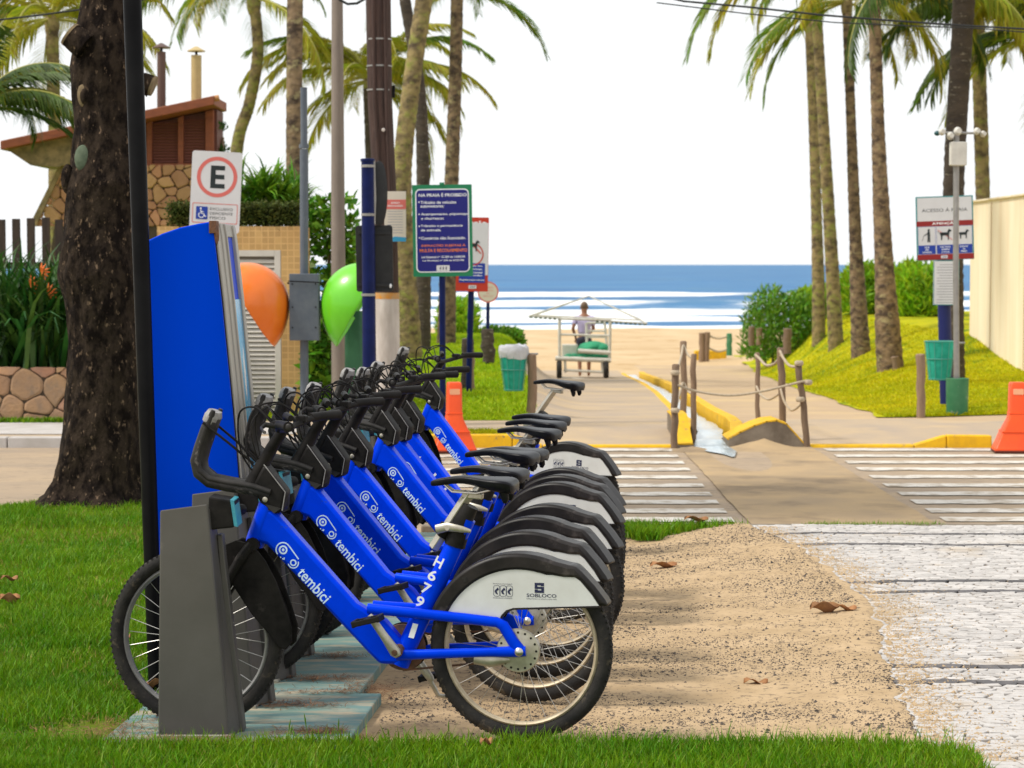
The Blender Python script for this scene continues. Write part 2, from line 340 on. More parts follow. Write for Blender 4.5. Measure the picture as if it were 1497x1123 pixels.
# drain channel with water, yellow kerbs
sheet('channel_bed', lambda y: chl(y) - .02, lambda y: chr_(y) + .02, 21.3, 57, 60, 4, lambda x, y: zpath(y) - .19, CONC)
wl = lambda y: chl(y) + .02 * fbm(y, y, 3, 1) + .30 * (1 - smooth01(20.75, 21.7, y)) + .12 * (fbm(y, y, 4, 2) - .5) * (y < 22)
wr = lambda y: chr_(y) + .10 * np.exp(-((y - 21.4) / .5) ** 2) - .12 * fbm(y, y, 1.3, 5)
sheet('drain_water', wl, wr, 20.75, 57, 120, 8, lambda x, y: np.where(y < 22.0, -.085 + 0 * y, zpath(y) - .05 - .03 * smooth01(22, 23.5, y)), CHW)
def kerb_run(xf, wd, y0, y1, n, top, m=YEL, depth=.22):
    ys = np.linspace(y0, y1, n)
    for a, b in zip(ys[:-1], ys[1:]):
        V = []
        for y in (a + .006, b - .006):
            x = float(xf(y)); z = float(zpath(y)) + top
            V += [(x, y, z - depth), (x + wd, y, z - depth), (x + wd, y, z), (x, y, z)]
        structure(MB().add(V, [(0, 1, 2, 3), (7, 6, 5, 4), (0, 4, 5, 1), (1, 5, 6, 2), (2, 6, 7, 3), (3, 7, 4, 0)]).build('kerb', m, bevel=.01))
kerb_run(lambda y: chr_(y), .13, 22.45, 56, 30, .04); kerb_run(lambda y: chl(y) - .10, .10, 23.35, 56, 28, .008, depth=.14)
def kerb_x(x0, x1, y, h0, h1, wd=.14):
    V = []
    for x, h in ((x0, h0), (x1, h1)): V += [(x, y, ROADZ - .02), (x, y + wd, ROADZ - .02), (x, y + wd, ROADZ + h), (x, y + .015, ROADZ + h)]
    structure(MB().add(V, [(3, 2, 1, 0), (4, 5, 6, 7), (0, 1, 5, 4), (1, 2, 6, 5), (2, 3, 7, 6), (3, 0, 4, 7)]).build('kerb', YEL, bevel=.012))
for x0, x1, h0, h1 in ((-.98, .0, .13, .13), (.006, .30, .13, .03), (.306, 1.62, .026, .026), (2.93, 3.98, .03, .03), (3.986, 4.3, .03, .125), (4.306, 4.75, .125, .12)): kerb_x(x0, x1, Y1R - .02, h0, h1)
for x0, x1 in ((-9, -5), (-4.99, -2.4), (-2.39, -1)): structure(MB().box(((x0 + x1) / 2, Y1R + .05, -.055), (x1 - x0, .14, .12)).build('kerb', WHITEWALK, bevel=.012))
sheet('verge_strip', -1.0, .02, 22.1, 22.55, 4, 8, .01, FEARTH)
# culvert head walls
def headwall(x0, x1, prof, label):
    t = thing('culvert_head', label, 'culvert')
    P = [(y, z) for y, z in prof]; n = len(P)
    V = [(x0, y, z) for y, z in P] + [(x1, y, z) for y, z in P]
    MB().add(V, [tuple(range(n)), tuple(range(2 * n - 1, n - 1, -1))] + [(i, i + n, (i + 1) % n + n, (i + 1) % n) for i in range(n)]).build('concrete_body', CONC, t, bevel=.01)
    b = MB()
    for (ya, za), (yb, zb) in zip(P[1:-2], P[2:-1]): b.box(((x0 + x1) / 2, (ya + yb) / 2, (za + zb) / 2 + .004), (x1 - x0 + .006, math.hypot(yb - ya, zb - za) + .004, .014), Matrix.Rotation(math.atan2(zb - za, yb - ya), 3, 'X'))
    b.build('yellow_top', YEL, t); return t
headwall(1.63, 1.79, [(21.93, -.14), (21.95, -.07), (22.75, .17), (23.3, .17), (23.3, -.2)], 'narrow concrete culvert wedge with yellow painted top beside three rope posts')
t = thing('culvert_head', 'humped dark concrete culvert head with yellow painted slope, standing in sand', 'culvert')
hp = [(2.12, -.2), (2.14, -.02), (2.26, .05), (2.40, .115), (2.52, .155), (2.62, .165), (2.72, .13), (2.90, -.07), (2.92, -.2)]
MB().prism(hp, 21.95, 22.5).build('concrete_body', CONC, t, bevel=.008)
b = MB()
for (xa, za), (xc, zc) in zip(hp[1:-2], hp[2:-1]):
    b.box(((xa + xc) / 2, 22.225, (za + zc) / 2 + .004), (math.hypot(xc - xa, zc - za) + .012, .556, .014), Matrix.Rotation(-math.atan2(zc - za, xc - xa), 3, 'Y'))
b.build('yellow_top', YEL, t)
# sand heaped in front of the culvert
def heap(name, c, r, m):
    V = []; n, k = 28, 9
    for i in range(k):
        for j in range(n):
            a = 2 * math.pi * j / n; q = i / (k - 1) * (1 + .25 * (float(fbm(math.cos(a) * 2, math.sin(a) * 2, 1, 4)) - .5))
            x, y = c[0] + r[0] * q * math.cos(a), c[1] + r[1] * q * math.sin(a)
            V.append((x, y, c[2] + r[2] * (1 - i / (k - 1)) ** 1.3 * (.75 + .5 * float(fbm(x, y, 5, 2))) - (.01 if i == k - 1 else 0)))
    return structure(MB().add(V, [(i * n + j, i * n + (j + 1) % n, (i + 1) * n + (j + 1) % n, (i + 1) * n + j) for i in range(k - 1) for j in range(n)][::-1]).build(name, m, smooth=True), 'structure')
heap('sand_heap', (2.48, 21.8, -.10), (.42, .40, .10), STRIP); heap('sand_heap', (1.75, 21.6, -.10), (.25, .3, .05), STRIP)
# ---- sea
SEAZ = -1.9
ys = np.concatenate([np.arange(112, 300, .9), np.geomspace(300, 9000, 130)]); xs_t = np.linspace(-1, 1, 150)
X = xs_t[None, :] * (30 + ys[:, None] * .55); Y = np.repeat(ys[:, None], 150, 1)
foam = np.zeros_like(X); Z = np.full_like(X, SEAZ)
for yc, hgt, wd, fw in ((131, .10, 3.0, 9.), (148, .20, 3.0, 6.), (170, .22, 4., 13.), (192, .45, 4.5, 9.), (245, .5, 6, 7.), (300, .35, 8, 0.), (370, .35, 9, 0), (470, .4, 12, 0)):
    cen = yc + yc * .16 * (fbm(X * 0 + .0, X, .03, int(yc)) - .5) + 12 * (fbm(X, X * 0, .12, int(yc) + 3) - .5)
    d = Y - cen; amp = hgt * (.55 + .9 * fbm(X, X * 0 + yc, .05, 2))
    Z += amp * np.exp(-(d / wd) ** 2)
    if fw: foam = np.maximum(foam, np.exp(-((d + fw * .35) / fw) ** 2) * (.25 + 1.25 * fbm(X, Y, .07, 4 + int(yc))))
Z += .07 * (fbm(X, Y, .35, 6) - .5) * smooth01(118, 130, Y)
i, j = np.meshgrid(np.arange(len(ys) - 1), np.arange(149), indexing='ij'); q = i * 150 + j
me = npmesh('sea', np.stack([X, Y, Z], -1).reshape(-1, 3), np.stack([q, q + 1, q + 151, q + 150], -1).reshape(-1, 4))
at_ = me.attributes.new('foam', 'FLOAT', 'POINT'); at_.data.foreach_set('value', foam.ravel().astype(np.float32))
SEA = mat('sea_water', (.022, .115, .27), (.04, .17, .35), .5, scale=.05, spec=.10, bump=.7, bscale=.5, bdist=.35, stretch=(.35, 1, 1), c3=(.07, .19, .30), s3=.11, lo3=.52, hi3=.7)
n = SEA.node_tree.nodes; L = SEA.node_tree.links; pb = n['Principled BSDF']; old = pb.inputs['Base Color'].links[0].from_socket
fa = n.new('ShaderNodeAttribute'); fa.attribute_name = 'foam'
tn = n.new('ShaderNodeTexNoise'); tn.inputs['Scale'].default_value = .16; tn.inputs['Detail'].default_value = 10; tn.inputs['Roughness'].default_value = .7
tcc = n.new('ShaderNodeTexCoord'); mpp = n.new('ShaderNodeMapping'); mpp.inputs['Scale'].default_value = (.5, 1, 1); L.new(tcc.outputs['Object'], mpp.inputs[0]); L.new(mpp.outputs[0], tn.inputs['Vector'])
ad = n.new('ShaderNodeMath'); ad.operation = 'ADD'; L.new(fa.outputs['Fac'], ad.inputs[0]); L.new(tn.outputs['Fac'], ad.inputs[1])
mr = n.new('ShaderNodeMapRange'); mr.inputs[1].default_value = .97; mr.inputs[2].default_value = 1.25; L.new(ad.outputs[0], mr.inputs[0])
mxx = n.new('ShaderNodeMix'); mxx.data_type = 'RGBA'; L.new(mr.outputs[0], mxx.inputs[0]); L.new(old, mxx.inputs[6]); mxx.inputs[7].default_value = (.80, .80, .78, 1); L.new(mxx.outputs[2], pb.inputs['Base Color'])
structure(link('sea', me, SEA, smooth=True))
# ------------------------------------------------------------------ hire bicycles
BLUE = mat('blue_frame_paint', (.0, .042, .78), (.0, .034, .66), .32, scale=9, spec=.35, tint=(.05, .30, 1), c3=(.02, .05, .30), s3=26, lo3=.66, hi3=.78, rnd=.10)
BLUEP = mat('blue_panel', (.0, .048, .60), (.0, .044, .56), .42, scale=1.2, spec=.15, tint=(.05, .3, 1), stretch=(1, 1, .5), bump=.06, bscale=6)
BLK = mat('black_plastic', (.008, .0075, .0075), (.02, .018, .017), .48, scale=14, spec=.09, bump=.15, bscale=120, bdist=.002, c3=(.085, .075, .068), s3=9, lo3=.62, hi3=.8)
BLKG = mat('worn_grey_plastic', (.020, .019, .019), (.045, .042, .04), .5, scale=12, spec=.12, bump=.2, bscale=90, bdist=.002, c3=(.18, .16, .15), s3=22, lo3=.62, hi3=.75)
FEND = mat('fender_black', (.012, .011, .011), (.03, .026, .025), .38, scale=7, spec=.17, bump=.12, bscale=60, bdist=.002, c3=(.10, .085, .078), s3=11, lo3=.58, hi3=.78)
TYRE = mat('tyre_rubber', (.014, .013, .013), (.03, .027, .024), .8, scale=18, spec=.25, bump=.6, bscale=160, bdist=.004, c3=(.12, .095, .065), s3=16, lo3=.6, hi3=.74)
RIMB = mat('dusty_rim', (.56, .47, .33), (.42, .34, .23), .5, metal=.3, scale=20)
RIMG = mat('grey_rim', (.22, .22, .225), (.30, .29, .28), .45, metal=.5, scale=20)
STEEL = mat('spoke_steel', (.55, .53, .5), None, .35, metal=.9)
ALU = mat('cast_aluminium', (.52, .49, .42), (.38, .35, .29), .42, metal=.65, scale=25, bump=.2, bscale=120, bdist=.001)
SADM = mat('saddle_vinyl', (.006, .006, .009), (.012, .012, .015), .36, scale=30, spec=.14, bump=.25, bscale=260, bdist=.001)
WHITE = mat('white_panel', (.62, .63, .62), (.55, .55, .53), .45, scale=6, spec=.4, c3=(.42, .40, .36), s3=7, lo3=.64, hi3=.8)
INKL = mat('pale_blue_print', (.55, .72, .90), None, .5)
INKW = mat('white_print', (.82, .84, .86), None, .5)
INKN = mat('navy_print', (.012, .016, .06), None, .5)
RUST = mat('rusty_steel', (.20, .09, .045), (.08, .045, .03), .8, scale=30, bump=.4, bscale=80)
DOCK = mat('dock_grey_paint', (.088, .082, .074), (.11, .102, .094), .5, scale=3, spec=.4, bump=.10, bscale=180, bdist=.001, c3=(.25, .23, .2), s3=6, lo3=.66, hi3=.8, metal=.2)
TEAL = mat('teal_label', (.03, .22, .30), (.05, .32, .40), .5, scale=60)
WORNHL = mat('worn_tip_and_highlight', (.30, .29, .28), (.18, .17, .17), .5, scale=40)  # worn carrier tip; same grey also paints the highlight on the shell edge
WB, WR = 1.228, .334
VR, VU = Vector((-1, 0, 0)), Vector((0, 0, 1))         # on the bike's seen side print reads towards the rear wheel
def arc(c, r, a0, a1, n): return [(c[0] + r * math.cos(R(a0 + (a1 - a0) * i / n)), c[1] + r * math.sin(R(a0 + (a1 - a0) * i / n))) for i in range(n + 1)]
def make_wheel(root, cx, rimm, seed):
    b = MB(); b.torus((cx, 0, WR), WR - .0585, .0095, N=64, n=8, sq=1.5); rim = b.build('wheel_rim', rimm, root, smooth=True)
    t = MB().torus((cx, 0, WR), WR - .0265, .0270, N=72, n=12, sq=.85)
    # shallow tread knobs
    for i in range(96):
        a = 2 * math.pi * i / 96; rr = WR + .0005
        rot = Matrix.Rotation(-a, 3, 'Y')
        for s in (-1, 1):
            t.box(Vector((cx, 0, WR)) + rot @ Vector((rr - .004, s * .0105, 0)), (.006, .010, .009), rot @ Matrix.Rotation(R(25 * s), 3, 'X'))
    t.build('tyre', TYRE, rim, smooth=True)
    s = MB(); r_ = random.Random(seed)
    for i in range(32):
        a = 2 * math.pi * i / 32 + .05; sd = 1 if i % 2 else -1; a2 = a + (.55 if (i // 2) % 2 else -.55)
        s.tube([(cx + .026 * math.cos(a2), sd * .03, WR + .026 * math.sin(a2)), (cx + (WR - .066) * math.cos(a), sd * .004, WR + (WR - .066) * math.sin(a))], .0012, 4, False)
    s.build('spokes', STEEL, rim)
    MB().lathe([(.012, -.06), (.028, -.045), (.03, -.035), (.02, -.03), (.02, .03), (.03, .035), (.028, .045), (.012, .06)], 20, (cx, 0, WR), 'y').build('hub', ALU, rim, smooth=True)
    return rim
def make_bike():
    root = thing('hire_bicycle', 'x', 'bicycle', group='hire bicycles parked in the docks')
    make_wheel(root, 0, RIMB, 1); make_wheel(root, WB, RIMG, 2)
    # frame
    dt = [(.990, .700), (.990, .74), (.945, .828), (.905, .803), (.607, .482), (.50, .42), (.43, .34), (.415, .285), (.45, .262), (.52, .262), (.56, .30), (.945, .688)]
    MB().prism(dt, -.034, .034).build('down_tube', BLUE, root, bevel=.014, smooth=True)
    MB().tube([(1.000, 0, .680), (.995, 0, .70), (.943, 0, .838), (.940, 0, .845)], [.033, .037, .037, .033], 20).build('head_tube', BLUE, root, smooth=True)
    MB().tube([(.452, 0, .26), (.43, 0, .31), (.225, 0, .745), (.20, 0, .80)], [.036, .036, .034, .034], 14, flat=.95).build('seat_tube', BLUE, root, smooth=True)
    for s in (-1, 1):
        MB().tube([(.56, s * .036, .466), (.40, s * .052, .458), (.20, s * .064, .446), (.075, s * .068, .436), (.052, s * .068, .425), (.018, s * .068, .37), (-.008, s * .068, .338)], [.019, .019, .019, .019, .021, .021, .022], 10, flat=.7).build('upper_stay', BLUE, root, smooth=True)
        MB().tube([(.45, s * .045, .300), (.35, s * .056, .309), (.10, s * .068, .327), (.0, s * .068, .333), (-.03, s * .068, .335)], [.020, .018, .017, .021, .018], 10, flat=.7).build('lower_stay', BLUE, root, smooth=True)
        MB().lathe([(.012, .078 * s), (.016, .085 * s), (.008, .094 * s)], 12, (-.008, 0, .334), 'y').build('axle_nut', STEEL, root, smooth=True)
    # fork, black
    f = MB()
    for s in (-1, 1): f.tube([(1.0, s * .035, .69), (1.035, s * .052, .64), (1.12, s * .055, .50), (1.228, s * .055, .334)], [.020, .020, .017, .012], 8)
    f.tube([(.995, -.05, .69), (.995, .05, .69)], .026, 10); f.build('fork', BLK, root, smooth=True)
    # crown, steerer, shield and stem
    MB().tube([(.945, 0, .82), (.925, 0, .875), (.918, 0, .90)], [.036, .034, .03], 14).build('headset', BLKG, root, smooth=True)
    sh = [(.952, .985), (.938, .972), (.868, .885), (.880, .815), (.908, .800), (.966, .842), (1.0, .90)]
    d = MB().prism(sh, -.040, .040).build('stem_shell', BLK, root, bevel=.012, smooth=True)
    MB().tube([(.950, .040, .984), (.938, .0405, .970), (.869, .0405, .885), (.881, .0405, .817)], .0022, 6).build('shell_edge_highlight', WORNHL, d, smooth=True)  # pale tube added as a painted highlight along the shell edge
    MB().prism([(.948, .84), (.885, .825), (.912, .806)], .0403, .0425).build('shell_badge', BLKG, d)
    for s in (-1, 1): MB().lathe([(.010, .038 * s), (.010, .045 * s), (.006, .047 * s)], 12, (.945, 0, .856), 'y').build('bolt', ALU, d, smooth=True)
    MB().tube([(1.005, 0, .905), (.985, 0, .95), (.93, 0, 1.045), (.890, 0, 1.105)], [.034, .027, .023, .021], 12, flat=1.25).build('stem', BLK, root, smooth=True)
    hb = MB().tube([(.775, .315, 1.145), (.83, .22, 1.143), (.875, .10, 1.118), (.885, 0, 1.108), (.875, -.10, 1.118), (.83, -.22, 1.143), (.775, -.315, 1.145)], .0125, 10).build('handlebar', BLK, root, smooth=True)
    for s in (-1, 1):
        MB().tube([(.843, s * .20, 1.142), (.80, s * .272, 1.145), (.768, s * .328, 1.145)], [.017, .0175, .019], 14).build('grip', BLK, hb, smooth=True)
        MB().ell((.768, s * .330, 1.145), (.012, .006, .012), 10, 6).build('grip_end', BLKG, hb, smooth=True)
        MB().tube([(.862, s * .165, 1.135), (.90, s * .175, 1.14), (.905, s * .21, 1.13), (.865, s * .31, 1.125), (.85, s * .335, 1.125)], [.010, .010, .008, .006, .006], 8, flat=.6).build('brake_lever', BLKG, hb, smooth=True)
        MB().box((.862, s * .15, 1.140), (.04, .04, .028)).build('lever_clamp', BLK, hb, bevel=.006)
        MB().tube(smooth_curve([(.885, s * .16, 1.15), (.95, s * .14, 1.20), (1.03, s * .08, 1.17), (1.04, s * .03, 1.03), (.985, s * .02, .94)]), .0038, 6).build('brake_cable', BLK, root, smooth=True)
        MB().tube(smooth_curve([(.87, s * .14, 1.15), (.93, s * .06, 1.20), (1.0, -s * .02, 1.14), (.985, -s * .02, 1.02), (.96, 0, .96)]), .003, 6).build('gear_cable', BLK, root, smooth=True)
    MB().tube([(.80, .19, 1.165), (.835, .13, 1.17), (.845, .10, 1.15)], [.012, .015, .012], 8).build('bell', BLK, hb, smooth=True)
    # front carrier: thick moulded L with two rails and elastic straps
    rp = [(.93, .872), (1.0, .893), (1.10, .906), (1.165, .918), (1.203, .948), (1.212, .99), (1.198, 1.04), (1.172, 1.11), (1.152, 1.155), (1.146, 1.168)]
    cr = MB()
    rad = [.026, .028, .029, .029, .030, .030, .029, .029, .027, .018]
    cr.tube([(x, 0, z) for x, z in rp], rad, 12, flat=1.7)
    for s in (-1, 1): cr.tube([(x - .006, s * .042, z + .012) for x, z in rp], [.011] * 9 + [.008], 8)
    cr.build('carrier', BLKG, root, smooth=True)
    MB().tube([(x, 0, z) for x, z in ((1.165, 1.135), (1.155, 1.158), (1.148, 1.176))], [.030, .031, .024], 12, flat=1.7).build('carrier_cap', WORNHL, root, smooth=True)
    for s in (-1, 1): MB().tube([(1.178, s * .052, 1.135), (1.08, s * .045, 1.06), (.995, s * .02, .985)], .0048, 6).build('elastic_strap', BLK, root, smooth=True)
    # fenders
    ff = [(1.135, .672), (1.06, .705), (.994, .690), (.945, .63), (.905, .555), (.868, .455), (.846, .385), (.852, .325), (.872, .305), (.895, .312), (.945, .37), (1.0, .43), (1.065, .525), (1.11, .60)]
    for s in (-1, 1): MB().prism(ff, s * .034, s * .040).build('front_fender_side', BLK, root, bevel=.003, smooth=True)
    c0 = (WB, WR); P = arc(c0, .362, 110, 182, 18); Q = arc(c0, .354, 110, 182, 18)
    MB().prism(P + Q[::-1], -.036, .036).build('front_fender', BLK, root, smooth=True)
    out = arc((0, WR), .352, 22, 70, 10)[::-1]
    out = [(.322, .435)] + [(x, z) for x, z in arc((0, WR), .348, 24, 112, 26)] + [(-.180, .645), (-.207, .642), (-.232, .618), (-.275, .572), (-.312, .525), (-.326, .500)]
    inn = [(-.290, .503), (-.262, .545), (-.222, .590), (-.206, .600), (-.165, .600), (-.125, .606)] + arc((0, WR), .288, 112, 24, 22)[2:] + [(.270, .425)]
    fd = MB().prism(out + inn, -.052, .052).build('rear_fender', FEND, root, bevel=.012, smooth=True)
    wp = [(.262, .435)] + arc((0, WR), .291, 24, 110, 20) + [(-.122, .608), (-.165, .602), (-.204, .602), (-.224, .588), (-.265, .540), (-.292, .500), (.02, .482), (.045, .474), (.062, .455), (.070, .440)]
    for s in (-1, 1):
        pn = MB().prism(wp, s * .038, s * .046).build('fender_panel', WHITE, fd)
        if s == 1: panel = pn
        MB().prism([(-.295, .497), (.018, .479), (.042, .470), (.058, .452), (.066, .437), (.072, .440), (.064, .458), (.046, .477), (.02, .486), (-.292, .503)], s * .036, s * .049).build('panel_edge', FEND, fd)
    MB().lathe([(.0105, .050), (.0105, .0535), (.004, .054)], 12, (.196, 0, .585), 'y').build('fender_plug', TYRE, fd, smooth=True)
    # print on the panel: three little seahorse shields, square S mark and names
    y = .0468
    for k in range(3):
        cx = .0825 - .0235 * k - .002
        o_ = rrect(.0235, .040, .007, cx, .546); i_ = rrect(.0205, .037, .006, cx, .546); n_ = len(o_)
        MB().add([(x, y, z) for x, z in o_ + i_], [(q, (q + 1) % n_, (q + 1) % n_ + n_, q + n_) for q in range(n_)]).build('crest_outline', INKN, panel)
        sh_ = MB(); pts = [(.003, .0115), (.0045, .006), (-.001, .003), (-.0035, -.002), (-.001, -.008), (.003, -.0115), (.0055, -.008), (.003, -.006)]
        rr = [.002, .0045, .0035, .0042, .0032, .0018, .0015, .001]
        sh_.tube([(cx - a, y, .546 + c) for a, c in pts], rr, 6, flat=.1); sh_.build('crest_mark', INKN, panel)
    place_text('ESTANCIA BALNEARIA', (.0585, y, .5715), INKN, panel, VR, VU, width=.070, height=.0036)
    place_text('RIVIERA DE SAO LOURENCO', (.0585, y, .5205), INKN, panel, VR, VU, width=.070, height=.0042)
    sq = [(-.019, .018), (.019, .018), (.019, .006), (.006, .006), (.006, .009), (-.008, .009), (-.008, .004), (.019, .004), (.019, -.018), (-.019, -.018), (-.019, -.006), (-.006, -.006), (-.006, -.009), (.008, -.009), (.008, -.004), (-.019, -.004)]
    MB().add([(-.075 - a * .9, y, .561 + c) for a, c in sq], [tuple(range(len(sq)))]).build('logo_mark', INKN, panel)
    place_text('SOBLOCO', (-.083, y, .5335), INKN, panel, VR, VU, width=.108, height=.0125, bold=.012)
    place_text('Urbanismo e construcao civil', (-.083, y, .5215), INKN, panel, VR, VU, width=.108, height=.0045)
    # tembici mark on the down tube
    rd = Vector((.690, 0, .476)) - Vector((.868, 0, .664)); rd.normalize(); ud = Vector((rd.z, 0, -rd.x)); ud = ud if ud.z > 0 else -ud
    yT = .0346; c1 = Vector((.880, yT, .672)); c2 = c1 + rd * .060 - ud * .004
    def ring(b, c, ro, ri, a0=0, a1=360, n=28):
        V = []
        for q in range(n + 1):
            a = R(a0 + (a1 - a0) * q / n); e = rd * math.cos(a) + ud * math.sin(a); V += [c + e * ro, c + e * ri]
        b.add(V, [(2 * q, 2 * q + 2, 2 * q + 3, 2 * q + 1) for q in range(n)])
    lg = MB(); ring(lg, c1, .0165, .0105); ring(lg, c1, .0052, 0.0001); ring(lg, c1, .0290, .0245, 75, 265); ring(lg, c2, .0125, .0075); ring(lg, c2, .0215, .0175, -120, 60)
    a_, b_ = c1 + ud * .0268 + rd * .004, c2 + ud * .024 + rd * .004
    lg.add([a_ + ud * .0022, a_ - ud * .0022, b_ - ud * .0022, b_ + ud * .0022], [(0, 1, 2, 3)])
    for q in range(4): ring(lg, c1 + (rd * math.cos(R(300 + 28 * q)) + ud * math.sin(R(-72 + 10 * q))) * .027, .0026, .0001, n=8)
    lg.build('logo_mark', INKL, root)
    tx = place_text('tembici', c1 + rd * .172 - ud * .002, INKL, root, rd, ud, width=.150, height=.043, bold=.012)
    # cranks, pedals, chain
    cs = MB().lathe([(.085, -.062), (.088, -.055), (.088, -.048), (.06, -.044)], 32, (.445, 0, .318), 'y').build('chain_guard', BLK, root, smooth=True)
    MB().lathe([(.084, -.030), (.086, -.026), (.084, -.022)], 32, (.445, 0, .318), 'y').build('chainring', RUST, root, smooth=True)
    MB().tube([(.445, -.07, .318), (.445, .075, .318)], .022, 14).build('bottom_bracket', RUST, root, smooth=True)
    dc = Vector((.082, 0, .112)).normalized()
    for s in (1, -1):
        e = Vector((.445, s * .085, .318)); p = e + dc * (.150 * s)
        MB().tube([e - dc * .018 * s, e, e + dc * (.07 * s), p, p + dc * .014 * s], [.012, .022, .016, .014, .009], 10, flat=.62).build('crank_arm', ALU, root, smooth=True)
        MB().lathe([(.011, .098 * s), (.011, .102 * s), (.004, .1025 * s)], 12, (.445, 0, .318), 'y').build('crank_bolt', RUST, root, smooth=True)
        pd = MB(); c = p + Vector((0, s * .055, 0)); rt = Matrix.Rotation(R(14), 3, 'Y')
        for k in (-1, 1): pd.box(c + rt @ Vector((k * .047, 0, 0)), (.012, .078, .024), rt); pd.box(c + rt @ Vector((0, k * .034, 0)), (.10, .012, .020), rt)
        pd.box(c, (.022, .078, .020), rt); pd.build('pedal', BLK, root, bevel=.003)
    ch = MB()
    for za, zb in ((.318 - .085, .334 - .045),):
        ch.tube([(.445, -.026, za), (0, -.026, zb)], .004, 6)
    ch.build('chain', RUST, root)
    MB().lathe([(.05, .036), (.078, .042), (.080, .050), (.076, .058), (.05, .060), (.03, .066)], 32, (0, 0, WR), 'y').build('drum_brake', ALU, root, smooth=True)
    dk = MB()
    for q in range(16):
        a = 2 * math.pi * q / 16; dk.lathe([(.0045, .056), (.0045, .0595)], 8, (.066 * math.cos(a), 0, WR + .066 * math.sin(a)), 'y')
    dk.build('brake_rivets', BLK, root)
    MB().tube([(.16, .058, .30), (.10, .058, .296), (.03, .055, .30)], [.020, .026, .012], 8, flat=.6).build('brake_arm', ALU, root, smooth=True)
    MB().prism([(.392, .418), (.372, .414), (.389, .362), (.409, .366)], .0365, .0375).build('sticker', INKW, root)
    MB().tube([(.43, -.06, .29), (.36, -.09, .19), (.33, -.10, .13), (.30, -.11, .125)], [.011, .010, .009, .009], 8).build('kickstand', ALU, root, smooth=True)
    # seat post, clamp, saddle
    pr = Vector((-.552, 0, .834))
    a = Vector((.270, 0, .770))
    MB().tube([Vector((.30, 0, .735)), a], [.03, .03], 4).build('post_socket', BLK, root, bevel=.004)
    MB().tube([(.245, -.0, .70), (.215, 0, .79), (.185, 0, .845)], [.040, .036, .03], 10).build('clamp_block', BLK, root, smooth=True)
    cl = MB().tube([(.305, .030, .760), (.262, .042, .772), (.205, .046, .764), (.175, .046, .758)], [.017, .016, .012, .006], 10, flat=.5).build('clamp_lever', ALU, root, smooth=True)
    MB().lathe([(.009, -.05), (.009, .05)], 10, (.262, 0, .768), 'y').build('clamp_bolt', STEEL, root)
    pst = MB().tube([a - pr * .10, a + pr * .148], .0215, 4).build('seat_post', ALU, root, bevel=.004)
    MB().box(a + pr * .135 + Vector((-.018, 0, .0)), (.075, .034, .022), Matrix.Rotation(R(-4), 3, 'Y')).build('saddle_clamp', ALU, pst, bevel=.004)
    # saddle: lofted rings from nose to tail
    rings = []; prof = [(.334, .008, .934, .014), (.324, .019, .940, .030), (.295, .025, .947, .036), (.25, .029, .955, .036), (.205, .036, .959, .038), (.160, .052, .955, .046), (.115, .076, .952, .062), (.075, .090, .952, .074), (.045, .092, .951, .078), (.024, .084, .944, .070), (.014, .052, .930, .044)]
    for x, hw, zt_, dp in prof:
        ring_ = []
        for q in range(16):
            t_ = 2 * math.pi * q / 16; sx, sz = math.cos(t_), math.sin(t_)
            zz = zt_ - .004 * (1 - abs(sx)) * (1 if sz > 0 else 0) + (0 if sz > 0 else sz * dp * (abs(sx) ** .7 * .8 + .2))
            zz += (sz - 1) * .010 if sz > 0 else -.010
            ring_.append((x, hw * sx, zz))
        rings.append(ring_)
    sd = MB().loft(rings).build('saddle', SADM, root, smooth=True)
    m_ = sd.modifiers.new('sub', 'SUBSURF'); m_.levels = 1; m_.render_levels = 1
    for s in (-1, 1): MB().tube([(.285, s * .012, .925), (.25, s * .02, .897), (.16, s * .022, .893), (.085, s * .03, .912)], .004, 6).build('saddle_rail', STEEL, sd, smooth=True)
    for s in (-1, 1): MB().tube([(.055, s * .05, .905), (.048, s * .05, .875), (.05, s * .048, .862)], [.018, .014, .007], 8).build('saddle_bumper', SADM, sd, smooth=True)
    return root, pr
bike0, POSTDIR = make_bike()
def seat_number(root, s):
    a, b_ = Vector((.296, .0365, .642)), Vector((.366, .0375, .497)); up = (a - b_).normalized(); rt = Vector((-up.z, 0, up.x)); rt = rt if rt.x < 0 else -rt
    for k, chh in enumerate(s): place_text(chh, a.lerp(b_, k / 3), INKW, root, rt, up, height=.040, width=.030 if chh != '1' else .012, bold=.02, name='number')
bikes = [ # rear wheel contact x, y, z, yaw, pitch, seat raise, number, label
 (.0330, 7.948, 0., 168.8, 0., 0., 'H679', 'blue hire bicycle numbered H679, first of the row, beside the front lawn strip'),
 (.0717, 8.738, -.016, 162.5, 1.0, -.03, 'H793', 'blue hire bicycle parked next behind bicycle H679'),
 (.1033, 9.257, -.018, 161.0, .9, 0., 'H704', 'blue hire bicycle third in the row counted from bicycle H679'),
 (.1714, 9.739, -.018, 160.0, .6, -.035, None, 'blue hire bicycle fourth in the row counted from bicycle H679'),
 (.2217, 10.80, -.026, 159.5, 1.8, -.015, None, 'blue hire bicycle fifth in the row counted from bicycle H679'),
 (.2569, 11.20, -.028, 156.0, 1.0, 0., None, 'blue hire bicycle sixth in the row counted from bicycle H679'),
 (.2763, 11.62, -.030, 154.0, 1.6, 0., None, 'blue hire bicycle seventh in the row, with bolder white lettering on its tube'),
 (.3284, 13.51, -.045, 157.0, 3.0, .12, None, 'blue hire bicycle with high saddle, alone at the road end of the row')]
BK = []
for k, (x, y, z, yaw, pit, up, num, lab) in enumerate(bikes):
    o = bike0 if k == 0 else copy_tree(bike0); BK.append(o)
